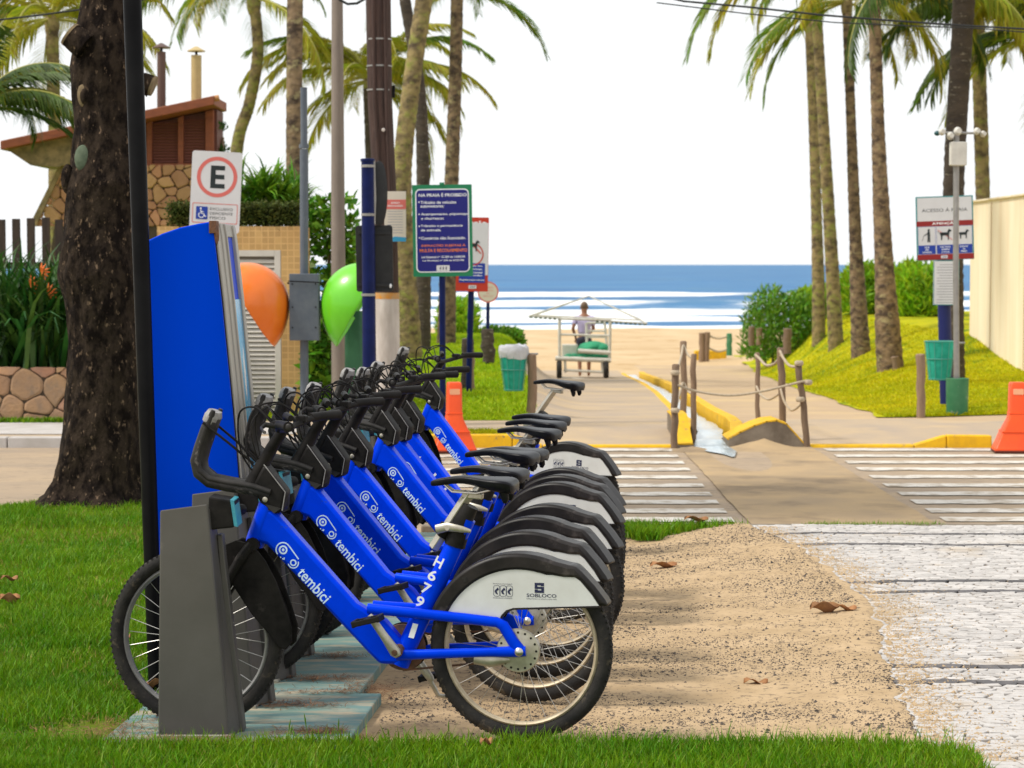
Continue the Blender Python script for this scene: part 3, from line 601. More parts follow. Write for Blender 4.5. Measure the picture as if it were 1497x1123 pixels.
for k, (x, y, z, yaw, pit, up, num, lab) in enumerate(bikes):
    o = BK[k]; o['label'] = lab; o.location = (x, y, z + .001)
    o.rotation_euler = (Matrix.Rotation(R(yaw), 3, 'Z') @ Matrix.Rotation(R(-pit), 3, 'Y')).to_euler()
    for c in o.children:
        if c.name.startswith('seat_post') or c.name.split('.')[0] == 'saddle': c.location = POSTDIR * up
    if num: seat_number(o, num)
b7 = BK[6]
for c in list(b7.children):
    if c.name.split('.')[0] in ('lettering', 'logo_mark'): bpy.data.objects.remove(c)
rd = Vector((-.178, 0, -.188)).normalized(); ud = Vector((-.188, 0, .178)).normalized(); ud = ud if ud.z > 0 else -ud
place_text('tembici', Vector((.80, .0346, .590)), INKW, b7, rd, ud, width=.25, height=.066, bold=.03)
# ------------------------------------------------------------------ docks on painted base plates
PLATE = mat('painted_base_plate', (.17, .265, .225), (.13, .235, .24), .7, scale=3.5, spec=.3, bump=.2, bscale=50, bdist=.003, c3=(.40, .34, .24), s3=6.5, lo3=.47, hi3=.66, stretch=(.6, 2.2, 1))
DX = lambda y: -1.008 + .056 * (y - 7.92)
def make_dock(teal=True):
    t = thing('bike_dock', 'x', 'dock', group='grey docking posts in a row')
    # local: x right along the face, y away, origin at foot of the right front edge
    fr = [(-.262, .0), (-.008, .0), (-.078, .845), (-.248, .822)]
    bk = [(-.25, .0), (.030, .0), (-.062, .76), (-.235, .76)]
    V = [(x, 0, z) for x, z in fr] + [(x, .13, z) for x, z in bk]
    MB().add(V, [(0, 1, 2, 3), (7, 6, 5, 4), (0, 4, 5, 1), (1, 5, 6, 2), (2, 6, 7, 3), (3, 7, 4, 0)]).build('dock_body', DOCK, t, bevel=.006)
    MB().prism([(-.268, -.002), (.0, -.002), (-.001, .012), (-.266, .012)], -.004, .135).build('dock_foot', ALU, t, bevel=.003)
    lb = MB().prism([(-.085, .745), (.012, .755), (.016, .85), (-.078, .866)], .03, .16).build('lock_box', BLK, t, bevel=.006)
    MB().prism([(.0135, .762), (.026, .758), (.013, .852), (.0, .856)], .024, .166).build('lock_label', TEAL, lb)
    MB().tube([(-.03, .13, .80), (.0, .18, .80), (.02, .22, .80)], [.03, .026, .02], 10).build('lock_bolt', BLK, t, smooth=True)
    MB().prism([(.005, 0), (.036, 0), (-.04, .72), (-.06, .72)], .105, .17).build('back_rib', DOCK, t, bevel=.004)
    return t
d0 = make_dock(); lab = ['bare grey docking post in front of the wheel of bicycle H679'] + ['grey docking post number %s along the row from bicycle H679' % w_ for w_ in ('two', 'three', 'four', 'five', 'six', 'seven', 'eight', 'nine', 'ten', 'eleven', 'twelve')]
ZP = .018
docks = [d0] + [copy_tree(d0) for _ in range(11)]
for k, o in enumerate(docks):
    y = 7.90 + .53 * k + (.0 if k == 0 else .0); o.location = (DX(y), y, ZP); o.rotation_euler = (0, 0, R(0 if k == 0 else -8)); o['label'] = lab[k]
# plates end to end
for k in range(6):
    y0, y1 = (7.78 if k == 0 else 7.68 + 1.06 * k), 7.68 + 1.06 * (k + 1) - .006
    xr0, xr1 = DX(y0) + .425 - (.07 if k % 2 else 0), DX(y1) + .445 - (.07 if k % 2 else 0)
    b = MB(); V = [(DX(y0) - .46, y0), (xr0, y0), (xr1, y1), (DX(y1) - .44, y1)]
    b.add([(x, y, z) for z in (-.08, ZP - .001 * (k % 2)) for x, y in V], [(3, 2, 1, 0), (4, 5, 6, 7)] + [(i, (i + 1) % 4, (i + 1) % 4 + 4, i + 4) for i in range(4)])
    o = tag(b.build('base_plate', PLATE, bevel=.006), ('front end base plate with pine needles, under the first docking post', 'second teal base plate along the docking row from bicycle H679', 'third teal base plate along the docking row from bicycle H679', 'fourth teal base plate along the docking row from bicycle H679', 'fifth teal base plate along the docking row from bicycle H679', 'last teal base plate of the docking row, by the street')[k], 'base plate', 'base plates of the docking row')
# ------------------------------------------------------------------ station totem and mast
GLASS = mat('poster_blue', (.01, .22, .46), (.03, .36, .62), .18, scale=3, spec=.5, c3=(.70, .74, .76), s3=5, lo3=.62, hi3=.66, stretch=(1, 1.5, .6))
SILV = mat('brushed_silver', (.40, .385, .35), (.33, .31, .28), .45, metal=.4, scale=4, stretch=(6, 6, .3))
tt = thing('station_totem', 'tall blue wedge shaped station totem with silver poster frame and rusty corner', 'totem')
yt = 8.95
def q(px, py): p = at(px, py, yt); return (p.x, p.z)
prof = [q(233, 1012), q(369, 1012), q(364, 900), q(354, 760), q(340, 600), q(324, 440), q(313, 345), q(309, 324), q(290, 327), q(262, 333), q(236, 342), q(211, 354), q(212, 420), q(222, 700)]
MB().prism(prof, yt, yt + .62).build('blue_side', BLUEP, tt, bevel=.006)
def off(dx): return [(x + dx, z) for x, z in [q(369, 1010), q(364, 900), q(354, 760), q(340, 600), q(324, 440), q(313, 345), q(309.5, 325)]]
def band(name, y0, y1, d0_, d1_, m, zlo=-9, zhi=9):
    A = [p for p in off(d0_) if zlo <= p[1] <= zhi]; B = [p for p in off(d1_) if zlo <= p[1] <= zhi]
    return MB().prism(A + B[::-1], y0, y1).build(name, m, tt, bevel=.004)
band('black_gasket', yt + .008, yt + .02, -.01, .004, BLK)
band('silver_frame', yt + .021, yt + .27, -.01, .012, SILV); band('silver_frame', yt + .56, yt + .625, -.01, .016, SILV)
band('silver_rib', yt + .12, yt + .135, .0, .019, SILV); band('silver_rib', yt + .255, yt + .27, .0, .021, SILV)
band('poster_glass', yt + .272, yt + .558, -.012, .008, GLASS, zhi=1.62); band('poster_header', yt + .272, yt + .558, -.012, .007, SILV, zlo=1.60)
x_, z_ = q(311, 332); MB().box((x_ + .0, yt + .035, z_ - .0), (.028, .09, .05)).ell((x_ + .01, yt + .03, z_ - .03), (.012, .03, .05), 10, 8).build('rusty_corner', RUST, tt, bevel=.006)
MASTM = mat('black_mast_paint', (.006, .006, .007), (.011, .011, .012), .35, scale=4, spec=.06)
b0, b1 = at(229, 1028, 8.82), at(192, -40, 8.82); b0.z = -.05
mast = thing('station_mast', 'slender black steel mast leaning beside the blue totem', 'mast')
MB().tube([b0, b1, b1 + (b1 - b0) * .25], [.030, .037, .037], 20).build('pole', MASTM, mast, smooth=True)
MB().lathe([(.085, 0), (.085, .012), (.05, .016)], 24, (b0.x, b0.y, .0)).build('base_flange', MASTM, mast, smooth=True)
MB().ell(at(193.5, 41, 8.79), (.003, .003, .004), 8, 6).build('rivet', INKW, mast)
# ------------------------------------------------------------------ signs
NAVY = mat('navy_post_paint', (.003, .008, .055), (.005, .012, .085), .42, scale=8, spec=.15)
SGREEN = mat('sign_green', (.006, .18, .075), None, .5); SNAVY = mat('sign_navy', (.005, .006, .16), None, .45); SRED = mat('sign_red', (.50, .035, .012), None, .5)
SDRED = mat('sign_dark_red', (.26, .012, .012), None, .5)
SWHITE = mat('sign_white', (.64, .64, .66), (.58, .58, .60), .5, scale=3); SBLUE = mat('sign_blue', (.008, .04, .32), None, .5)
SPINK = mat('faded_red', (.62, .14, .12), None, .5); SORANGE = mat('sign_orange', (.80, .20, .03), None, .5); INKK = mat('black_print', (.012, .02, .022), None, .5)
GALV = mat('galvanised_steel', (.33, .32, .30), (.26, .25, .24), .45, metal=.5, scale=9); BACKM = mat('sign_back_black', (.010, .010, .011), (.02, .02, .02), .5, scale=12)
def outline(poly_o, poly_i, y, m, parent, name):
    n_ = len(poly_o)
    return MB().add([(x, y, z) for x, z in poly_o + poly_i], [(k, (k + 1) % n_, (k + 1) % n_ + n_, k + n_) for k in range(n_)][::-1]).build(name, m, parent)
def flat(poly, y, m, parent, name): return MB().prism(poly, y, y - .0012).build(name, m, parent)
def ringp(r, n=40, cx=0., cz=0.): return [(cx + r * math.cos(2 * math.pi * k / n), cz + r * math.sin(2 * math.pi * k / n)) for k in range(n)]
def board(px0, py0, px1, py1, D):
    c = at((px0 + px1) / 2, (py0 + py1) / 2, D); return c, (px1 - px0) * M2P(D), (py1 - py0) * M2P(D)
def post_down(t, x, y, ztop, zb, r, m, tilt=0., n=14): return MB().tube([(x + tilt, y, zb), (x, y, ztop)], r, n).build('post', m, t, smooth=True)
T = lambda s, x, z, y, m, p, h=None, w_=None, b=.02: place_text(s, (x, y, z), m, p, (1, 0, 0), (0, 0, 1), height=h, width=w_, bold=b)
def crest3(x, z, y, s, p):
    flat(rrect(s * 1.9, s * .85, s * .12, x, z), y, SWHITE, p, 'crest_plate')
    for k in (-1, 0, 1): MB().tube([(x + k * s * .42 + a * s, y - .0025, z + c * s) for a, c in ((.02, .22), (.08, .1), (-.04, 0), (.06, -.12), (-.02, -.22))], s * .07, 6, flat=.1).build('crest_mark', INKN, p)
# parking sign E
c, w_, h_ = board(279, 222, 352, 340, 22.3)
t = thing('parking_sign', 'white parking sign with red ringed letter E and wheelchair panel', 'sign', c, rot=(0, R(3), 0)); u = w_ / 73
bd = MB().prism(rrect(w_, h_, .03), -.004, .002).build('board', SWHITE, t)
zc = h_ / 2 - 37 * u; y = -.0052
outline(ringp(29.5 * u, 48, u, zc), ringp(24 * u, 48, u, zc), y, SPINK, bd, 'ring'); T('E', 2 * u, zc, y, INKK, bd, 33 * u, 21 * u, .03)
zb = zc - 53 * u; outline(rrect(66 * u, 29 * u, .012, 0, zb), rrect(64 * u, 27 * u, .011, 0, zb), y, SPINK, bd, 'panel_outline')
flat(rrect(17 * u, 18.5 * u, .008, -19 * u, zb), y, SBLUE, bd, 'symbol_plate')
wh = MB(); wx, wz = -19 * u, zb
wh.torus((wx - .5 * u, -.0085, wz - 3 * u), 3.9 * u, .5 * u, N=20, n=6, sq=.3, a0=R(130), a1=R(370)); wh.tube([(wx - 1.5 * u, -.0085, wz + 4.5 * u), (wx - .9 * u, -.0085, wz - 1 * u), (wx + 3 * u, -.0085, wz - 1.2 * u), (wx + 5 * u, -.0085, wz - 5.2 * u), (wx + 6.6 * u, -.0085, wz - 4.6 * u)], .6 * u, 6, flat=.3)
wh.tube([(wx - 1.2 * u, -.0085, wz + 1.8 * u), (wx + 2.6 * u, -.0085, wz + 1.6 * u)], .5 * u, 6, flat=.3).ell((wx - 1.6 * u, -.0085, wz + 6.3 * u), (1.3 * u, .001, 1.3 * u), 10, 6); wh.build('wheelchair_symbol', INKW, bd)
for k, s in enumerate(('EXCLUSIVO', 'DEFICIENTE', 'FISICO')): T(s, (9.5 if k < 2 else 4.5) * u, zb + (6.5 - 6.5 * k) * u, y, INKK, bd, 4 * u, (33 if k < 2 else 23) * u, 0)
MB().tube([(0, .03, -h_ / 2 - c.z + .30), (0, .03, h_ / 2 - .05)], .025, 12).build('post', GALV, t, smooth=True)
# beach rules board
c, w_, h_ = board(603.5, 270.5, 690.5, 404, 23.2)
t = thing('rules_sign', 'green framed navy sign board of beach rules in white lettering', 'sign', c, rot=(0, R(-.8), 0)); u = w_ / 87
bd = MB().prism(rrect(w_, h_, .008), -.008, .006).build('board', SGREEN, t); y = -.0092
flat(rrect(w_ - 9 * u, h_ - 12 * u, 7 * u), y + .0004, INKW, bd, 'white_border'); flat(rrect(w_ - 12 * u, h_ - 15 * u, 5.5 * u), y - .0008, SNAVY, bd, 'navy_field'); y -= .0028
def TL(s, xl, z, h, w1, m=INKW): T(s, (xl + w1 / 2 - 43.5) * u, h_ / 2 - z * u, y, m, bd, h * u, w1 * u, .012)
TL('NA PRAIA É PROIBIDO', 9.5, 14.5, 5.8, 70)
for s, xl, z, w1 in (('Trânsito de veículos', 12, 25.5, 52), ('automotores;', 12, 31.5, 34), ('Acampamento, piquenique', 12.5, 43, 70), ('e churrasco;', 12.5, 49, 33), ('Trânsito e permanência', 12, 60, 61), ('de animais;', 12, 66, 29), ('Comércio não licenciado.', 12, 77.5, 65)):
    TL(s, xl, z, 4.2, w1)
for z in (25, 42.5, 60, 77): flat(ringp(1 * u, 10, (9.8 - 43.5) * u, h_ / 2 - z * u), y + .001, INKW, bd, 'bullet')
TL('INFRAÇÕES SUJEITAS À', 12.5, 88.5, 4.6, 64, SORANGE); TL('MULTA E RECOLHIMENTO', 10, 95.5, 4.6, 69, SORANGE)
TL('Lei Estadual nº 10.309 de 12/05/70', 12.5, 105, 3, 63); TL('Lei Municipal nº 294 de 07/07/98', 14, 110.5, 3, 60)
crest3(0, h_ / 2 - 121.5 * u, y + .0012, 10 * u, bd)
MB().box((0, .0, h_ / 2 + .008), (.05, .03, .03)).build('post_cap', SGREEN, t, bevel=.004)
MB().tube([(-.03, .035, -c.z + .02), (.0, .035, h_ / 2)], .033, 14).build('post', NAVY, t, smooth=True)
# warning board behind it
c, w_, h_ = board(667, 318, 714, 426, 27.6)
t = thing('warning_sign', 'red topped warning sign with crossed out dog, half hidden behind the rules board', 'sign', c, rot=(0, R(1), 0)); u = w_ / 47
bd = MB().prism(rrect(w_, h_, .01), -.008, .006).build('board', SRED, t); y = -.0092
flat(rrect(w_ - 5 * u, 76 * u, .008, 0, -4 * u), y, SWHITE, bd, 'white_field'); T('ATENÇÃO', -1 * u, h_ / 2 - 9.5 * u, y, INKW, bd, 9 * u, 43 * u, .03)
flat(rrect(w_ - 9 * u, 28.5 * u, .004, 0, -27 * u), y - .0014, SBLUE, bd, 'blue_field')
zc = 12 * u; outline(ringp(16.5 * u), ringp(14.7 * u), y - .003, SRED, bd, 'ban_ring'); bd.children[-1].location = (2 * u, 0, zc)
MB().box((2 * u, y - .003, zc), (30 * u, .001, 1.8 * u), Matrix.Rotation(R(45), 3, 'Y')).build('ban_bar', SRED, bd)
def dog(cx, cz, s, y_, p): 
    P = [(-9, 3), (-6, 4), (3, 4), (5, 8), (7, 9.5), (7.5, 8), (10, 7), (10, 5.5), (7, 4.5), (6, 0), (5.5, -8), (4, -8), (3.5, -1), (-4, -1), (-5, -8), (-6.5, -8), (-7, -1), (-8, 1), (-11, 6), (-11.5, 5)]
    MB().prism([(cx + a * s, cz + b_ * s) for a, b_ in P], y_, y_ - .001).build('dog_symbol', INKK, p)
dog(1 * u, zc, .95 * u, y - .0042, bd)
for k, s in enumerate(('Animais não gera', 'micoses, doenças,', 'verminoses e zoonoses', 'bicho geográfico', 'Respeite nossas crianças')): T(s, 0, (-17 - 4.6 * k - (2 if k == 4 else 0)) * u, y - .0032, INKW, bd, 2.8 * u, (30 if k < 4 else 36) * u, .02)
crest3(1 * u, -h_ / 2 + 6.5 * u, y, 6 * u, bd); MB().tube([(-.02, .04, -c.z + .0), (0, .04, h_ / 2 - .02)], .038, 14).build('post', NAVY, t, smooth=True)
# round sign
c = at(713.5, 427, 35)
t = thing('round_sign', 'small round red rimmed sign on a thin blue post above the lawn', 'sign', c)
r_ = 15.5 * M2P(35); bd = MB().lathe([(r_, -.01), (r_, .004)], 36, axis='y').build('board', SPINK, t); flat(ringp(r_ * .86), -.0105, mat('sign_cream', (.58, .52, .44), None, .6), bd, 'cream_disc')
for k in range(4): T(('PROIBIDO', 'TRANSITO', 'DE', 'VEICULOS')[k], 0, (.07 - .045 * k), -.0125, SPINK, bd, .022, .16 if k != 2 else .05, 0)
MB().tube([(-.01, .03, -c.z + .05), (0, .03, 0)], .028, 10).build('post', NAVY, t, smooth=True)
# sign seen from behind: blue pole, black oval back and rectangular back
t = thing('street_sign', 'navy street sign pole seen from behind with black oval and rectangular backs', 'sign'); D = 20.4
p0, p1 = at(541, 655, D), at(537.5, 236, D); p0.z = -.1
MB().tube([p0, p1], [.066, .058], 18).build('pole', NAVY, t, smooth=True)
MB().lathe([(.066, 0), (.066, .022), (.05, .026)], 18, p1).build('pole_cap', NAVY, t, smooth=True)
for py in (243, 314, 431):
    for_ = at(538.5, py, D); MB().lathe([(.066, -.012), (.066, .012)], 18, for_).build('clamp_band', GALV, t)
cc = at(554.5, 283, D + .05); s_ = M2P(D); ov = MB()
ov.loft([[(cc.x + (d_ + .3) * .0 + sc * 10.5 * s_ * math.cos(a) + d_, cc.y + d_ * .6, cc.z + sc * 48 * s_ * math.sin(a)) for a in np.linspace(0, 2 * math.pi, 32, endpoint=False)] for d_, sc in ((-.03, .55), (-.024, .95), (.0, 1.0), (.012, .96), (.018, .6))]).build('oval_back', BACKM, t, smooth=True)
MB().tube([at(546.5, 235, D), at(547.5, 290, D), at(547, 328, D)], [.012, .017, .012], 10).build('oval_edge', GALV, t, smooth=True)
cc = at(547.5, 378, D + .09); MB().prism(rrect(54 * s_, 97 * s_, .025), -.012, .012).build('rectangular_back', BACKM, t, bevel=.004, loc=cc, rot=(0, R(-.8), 0))
for py in (341, 417): q0 = at(547, py, D + .07); MB().box(q0, (46 * s_, .02, .03)).build('back_rail', BACKM, t, bevel=.004)
MB().ell(at(571, 418, D + .06), (.012, .008, .02), 8, 6).build('reflector', INKW, t)
# beach access sign
c, w_, h_ = board(1339.5, 287, 1423, 380, 27.2)
t = thing('access_sign', 'white beach access sign with red bands and dog pictograms beside the camera pole', 'sign', c, rot=(0, R(-2), 0)); u = w_ / 84
bd = MB().prism(rrect(w_, h_, .006), -.008, .006).build('board', mat('teal_edge', (.05, .24, .25), None, .5), t); y = -.0092
flat(rrect(w_ - 4 * u, 90 * u, .004, 0, 0), y, SWHITE, bd, 'white_field'); flat(rrect(w_ - 1 * u, 7.5 * u, .001, 0, 7 * u), y - .0014, SDRED, bd, 'red_band'); flat(rrect(w_ - 1 * u, 8 * u, .001, 0, -42 * u), y - .0014, SDRED, bd, 'red_band')
T('ACESSO À PRAIA', 0, 27 * u, y - .002, INKK, bd, 6 * u, 67 * u, 0); T('ATENÇÃO', 0, 7 * u, y - .003, INKW, bd, 4.6 * u, 38 * u, .03)
for k in (-1, 0, 1):
    flat(rrect(24.5 * u, 13 * u, .002, k * 27 * u, -31 * u), y - .0014, SBLUE, bd, 'blue_field'); outline(rrect(25.5 * u, 40 * u, .002, k * 27 * u, -17 * u), rrect(24.7 * u, 39 * u, .002, k * 27 * u, -17 * u), y - .0016, SBLUE, bd, 'panel_outline')
    for e, s in enumerate((('LEVE', 'SEU', 'CACHORRO'), ('NAO TRAGA', 'ANIMAIS', 'À PRAIA'), ('RECOLHA', 'AS', 'FEZES'))[k + 1]): T(s, k * 27 * u, (-27.5 - 3.6 * e) * u, y - .003, INKW, bd, 2.3 * u, len(s) * 1.7 * u, .02)
dog(0 * u, -10 * u, .95 * u, y - .002, bd); dog(27 * u, -10 * u, .8 * u, y - .002, bd)
MB().box((0, y - .0025, -10 * u), (26 * u, .001, .9 * u), Matrix.Rotation(R(35), 3, 'Y')).build('ban_bar', SPINK, bd)
wk = MB(); wx = -24 * u; wk.ell((wx, y - .002, -2.5 * u), (1.7 * u, .001, 1.9 * u), 10, 6)
for P_, rr in ((((0, -4.5), (0, -12)), 1.9), (((-.8, -12), (-1.4, -20)), 1.0), (((.8, -12), (1.2, -20)), 1.0), (((0, -5), (-4, -9), (-7, -10)), .7)): wk.tube([(wx + a * u, y - .002, b_ * u) for a, b_ in P_], rr * u, 6, flat=.1)
wk.tube([(wx - 7 * u, y - .002, -10 * u), (wx - 10 * u, y - .002, -18 * u)], .35 * u, 5, flat=.1).build('walker_symbol', INKK, bd); crest3(-2 * u, -42 * u, y - .002, 5 * u, bd)
MB().tube([(-.01, .10, -c.z), (-.01, .10, h_ / 2 - .02)], .082, 14).build('post', mat('blue_post', (.004, .010, .10), None, .5), t, smooth=True)
c2, w2, h2 = board(1364.5, 381, 1402, 446, 27.15)
t2 = thing('notice_board', 'small pale notice board of fine print hung below the beach access sign', 'notice', c2); bd = MB().prism(rrect(w2, h2, .004), -.006, .006).build('board', SWHITE, t2); outline(rrect(w2, h2, .004), rrect(w2 - .016, h2 - .016, .003), -.0065, bpy.data.materials['teal_edge'], bd, 'edge')
GREYI = mat('grey_print', (.30, .29, .33), None, .6)
for k in range(15): MB().box((0, -.0066, h2 / 2 - .05 - k * .033), (w2 * (.74 if k % 4 else .55), .0006, .008)).build('print_line', GREYI, bd)
# camera pole in a green pot
D = 25.4; foot = ground(1399, 604); 
t = thing('camera_pole', 'grey steel pole with white cameras and box, footed in a green drum', 'pole'); top = at(1398, 190, foot.y)
PALE = mat('pale_plastic', (.60, .58, .52), (.5, .48, .43), .5, scale=8)
MB().tube([foot, (foot.x * .3 + top.x * .7, foot.y, 1.6), top], [.036, .034, .034], 14).build('pole', GALV, t, smooth=True)
GPOT = mat('green_drum_paint', (.028, .16, .07), (.06, .21, .10), .6, scale=5, c3=(.3, .34, .3), s3=6, lo3=.62, hi3=.75)
MB().lathe([(.118, -.02), (.122, .0), (.130, .38), (.133, .40), (.122, .405), (.118, .37), (.0, .36)], 28, (foot.x, foot.y, foot.z)).build('drum', GPOT, t, smooth=True)
bx = at(1400.5, 225, foot.y - .06); MB().prism(rrect(.185, .27, .015), -.06, .05).build('junction_box', PALE, t, bevel=.008, loc=bx)
MB().tube([at(1372, 194, foot.y), at(1440, 195, foot.y)], .014, 8).build('camera_arm', GALV, t)
for px, py, r1 in ((1377, 193, .042), (1389, 199, .046), (1400, 192, .05), (1428, 192, .042), (1437, 196, .038)):
    p = at(px, py, foot.y - .03); cm = MB().ell(p, (r1 * .9, r1, r1), 14, 10); cm.lathe([(r1 * .6, -.10), (r1 * .62, .02)], 14, p, 'y'); cm.build('camera', PALE, t, smooth=True)
MB().ell(at(1370, 195, foot.y), (.035, .035, .03), 12, 8).build('camera_eye', mat('dark_teal', (.01, .07, .08), None, .3), t, smooth=True)
# ------------------------------------------------------------------ phones
SHO = mat('orange_fibreglass', (.83, .19, .008), (.76, .15, .006), .35, scale=2.5, spec=.5, coat=.3); SHG = mat('green_fibreglass', (.15, .60, .015), (.12, .52, .012), .35, scale=2.5, spec=.5, coat=.3)
PBOX = mat('slate_paint', (.085, .105, .135), (.11, .13, .155), .55, scale=9, bump=.2, bscale=60)
D = 22.2
t = thing('phone_post', 'slate grey phone post with square junction cabinet between the two domes', 'post'); p0 = at(445, 648, D); p0.z = 0
MB().tube([p0, at(444.5, 218, D)], .042, 14).tube([at(444.5, 214, D), at(444, 128, D)], .034, 14).tube([at(444.5, 217, D), at(444.5, 211, D)], .05, 14).build('pole', PBOX, t, smooth=True)
bx = at(445.5, 449, D - .06); MB().prism(rrect(43 * M2P(D), 97 * M2P(D), .008), -.07, .10).build('cabinet', PBOX, t, bevel=.006, loc=bx)
for sx in (-1, 1):
    for sz in (-.75, .0, .85): MB().lathe([(.008, -.075), (.008, -.068)], 8, (bx.x + sx * .115, bx.y, bx.z + sz * .27), 'y').build('screw', BLK, t)
for px in (423, 467): MB().box(at(px, 414, D), (.04, .03, .02)).build('bracket', BLK, t)
MB().tube([at(421, 411, D - .14), at(467, 413, D - .14)], .005, 6).build('strap', BLK, t)
def phone(name, label, sgn, m, pxb):
    t = thing(name, label, 'phone booth'); c = at(pxb, 445, D); V = []; na, nb = 28, 48
    def pt(a, ph):
        up = math.cos(ph); d = math.sin(a); return .41 * (1 - math.cos(a)), .35 * d * math.sin(ph), (.41 if up > 0 else .41 + .13 * up * up) * d * up
    for j in range(nb):
        ph = 2 * math.pi * j / nb; amax = 0
        while amax < R(118):
            u_, _, z_ = pt(amax, ph)
            if u_ > (.14 + (z_ + .43) * .60 if z_ < .1 else .458 + (z_ - .1) * .35): break
            amax += R(1)
        V.append([pt(amax * i / na, ph) for i in range(na + 1)])
    V = [(c.x + sgn * V[j][i][0], c.y + V[j][i][1], c.z + V[j][i][2]) for i in range(na + 1) for j in range(nb)]
    o = MB().add(V, [(i * nb + j, i * nb + (j + 1) % nb, (i + 1) * nb + (j + 1) % nb, (i + 1) * nb + j) for i in range(na) for j in range(nb)][::int(sgn)]).build('shell', m, t, smooth=True)
    sm = o.modifiers.new('thick', 'SOLIDIFY'); sm.thickness = .016; sm.offset = 0
    MB().box((c.x + sgn * .16, c.y, c.z - .02), (.16, .24, .34)).build('telephone', PBOX, t, bevel=.02)
    MB().box((c.x - sgn * .02, c.y, c.z), (.09, .06, .08)).build('mounting_arm', PBOX, t)
    return t
phone('phone_dome', 'orange fibreglass phone dome on the grey post', -1, SHO, 422); phone('phone_dome', 'bright green fibreglass phone dome on the grey post', 1, SHG, 470)
t = tag(MB().loft([[(x_ * 13.5 * M2P(22.6) + at(518, 500, 22.6).x, 22.6 + y_ * .09, z) for x_, y_ in rrect(2, 2, .5)] for z in (0, 1.18, 1.24)]).build('green_pillar', mat('dark_green_paint', (.018, .10, .045), (.03, .13, .06), .55, scale=5), smooth=True), 'dark green pillar standing behind the green phone dome', 'pillar')
# ------------------------------------------------------------------ utility poles and wires
WOODP = mat('brown_pole_wood', (.070, .038, .030), (.035, .02, .017), .85, scale=9, stretch=(5, 5, .35), bump=.6, bscale=30, bdist=.01, c3=(.11, .07, .06), s3=16, lo3=.6, hi3=.7)
t = thing('utility_pole', 'dark brown wooden utility pole with white painted foot and orange band', 'pole'); D = 23.6
pp = [(568, 640), (567, 548), (566, 437), (563, 290), (555.5, 150), (553, 0), (552, -60)]; P = [at(x, y, D) for x, y in pp]; P[0].z = 0
MB().tube(P[2:], [.125, .122, .130, .132, .132], 20).build('shaft', WOODP, t, smooth=True)
LIME = mat('limewash', (.58, .53, .49), (.45, .40, .36), .9, scale=6, stretch=(2, 2, .5), bump=.3, bscale=40); ORB = mat('orange_band', (.62, .24, .02), (.45, .3, .15), .8, scale=14)
P3 = at(566, 428, D)
MB().tube([P[0], P[1], P[2]], [.140, .131, .128], 20).build('painted_foot', LIME, t, smooth=True); MB().tube([P[2], P3], .1295, 20).build('orange_band', ORB, t, smooth=True)
for py in (58, 97, 132): q0 = at(554.5, py, D); MB().lathe([(.1345, -.008), (.1345, .008)], 20, q0).build('tie_wire', GALV, t)
for dx in (-8, 9): MB().tube([at(554 + dx, -40, D - .12), at(556 + dx, 150, D - .12), at(563 + dx * .8, 280, D - .115)], .022, 8).build('conduit', WOODP, t, smooth=True)
MB().ell(at(560.5, 190, D - .135), (.02, .01, .02), 10, 6).build('pole_tag', LIME, t); MB().box(at(575.5, 134, D), (.03, .03, .13)).build('bracket', BLK, t)
c, w_, h_ = board(562, 280, 593.5, 353, D - .16)
t = thing('pole_notice', 'pale paper notice with red band and blue foot fixed to the wooden utility pole', 'notice', c); bd = MB().prism(rrect(w_, h_, .003), -.003, .003).build('board', mat('cream_sheet', (.62, .55, .47), None, .6), t)
flat(rrect(w_, h_ * .19, .001, 0, h_ * .24), -.0034, SPINK, bd, 'red_band'); flat([(-w_ / 2, -h_ / 2), (w_ / 2, -h_ / 2), (w_ / 2, -h_ * .42), (0, -h_ * .40), (-w_ / 2, -h_ * .46)], -.0034, mat('sky_print', (.03, .28, .50), None, .5), bd, 'blue_wave')
for k in range(9): MB().box((0, -.0036, h_ * .10 - k * .028), (w_ * .7, .0006, .006)).build('print_line', GREYI, bd)
for k in range(2): T(('AVISO', 'ATENCAO AO BANHISTA')[k], 0, h_ * (.27 - .06 * k), -.005, INKW, bd, .018, w_ * (.4 + .3 * k), .02)
t = thing('concrete_pole', 'tapered pale grey concrete lamp pole behind the phone post', 'pole'); D = 24.6
p0 = at(496, 640, D); p0.z = 0; MB().tube([p0, at(494, 300, D), at(493, 0, D), at(493, -80, D)], [.086, .075, .062, .058], 16).build('shaft', mat('pole_concrete', (.25, .205, .17), (.20, .165, .14), .85, scale=4, stretch=(3, 3, .5), bump=.3, bscale=40), t, smooth=True)
CAB = mat('black_cable', (.012, .014, .016), None, .6)
def cable(label, pts, D, r): return tag(MB().tube([at(x, y, D) for x, y in pts], r, 6).build('power_cable', CAB, smooth=True), label, 'cable')
cable('thin overhead cable crossing the palms beside the cream wall', [(880, -25), (1000, 2), (1100, 11), (1200, 22), (1300, 30), (1400, 37), (1560, 46)], 24.5, .011)
cable('fainter second overhead cable just under the first', [(960, 4), (1090, 20), (1220, 33), (1330, 38), (1420, 41), (1560, 52)], 24.9, .007)
cable('overhead cable behind the dark forked trunk', [(-60, 36), (0, 29), (60, 22), (118, 14), (200, 2), (280, -18)], 24, .010)
cable('looped slack cable hanging between the two tall poles', [(490, -10), (497, 0), (508, 6), (522, 5), (534, -2), (541, -14)], 24, .014)
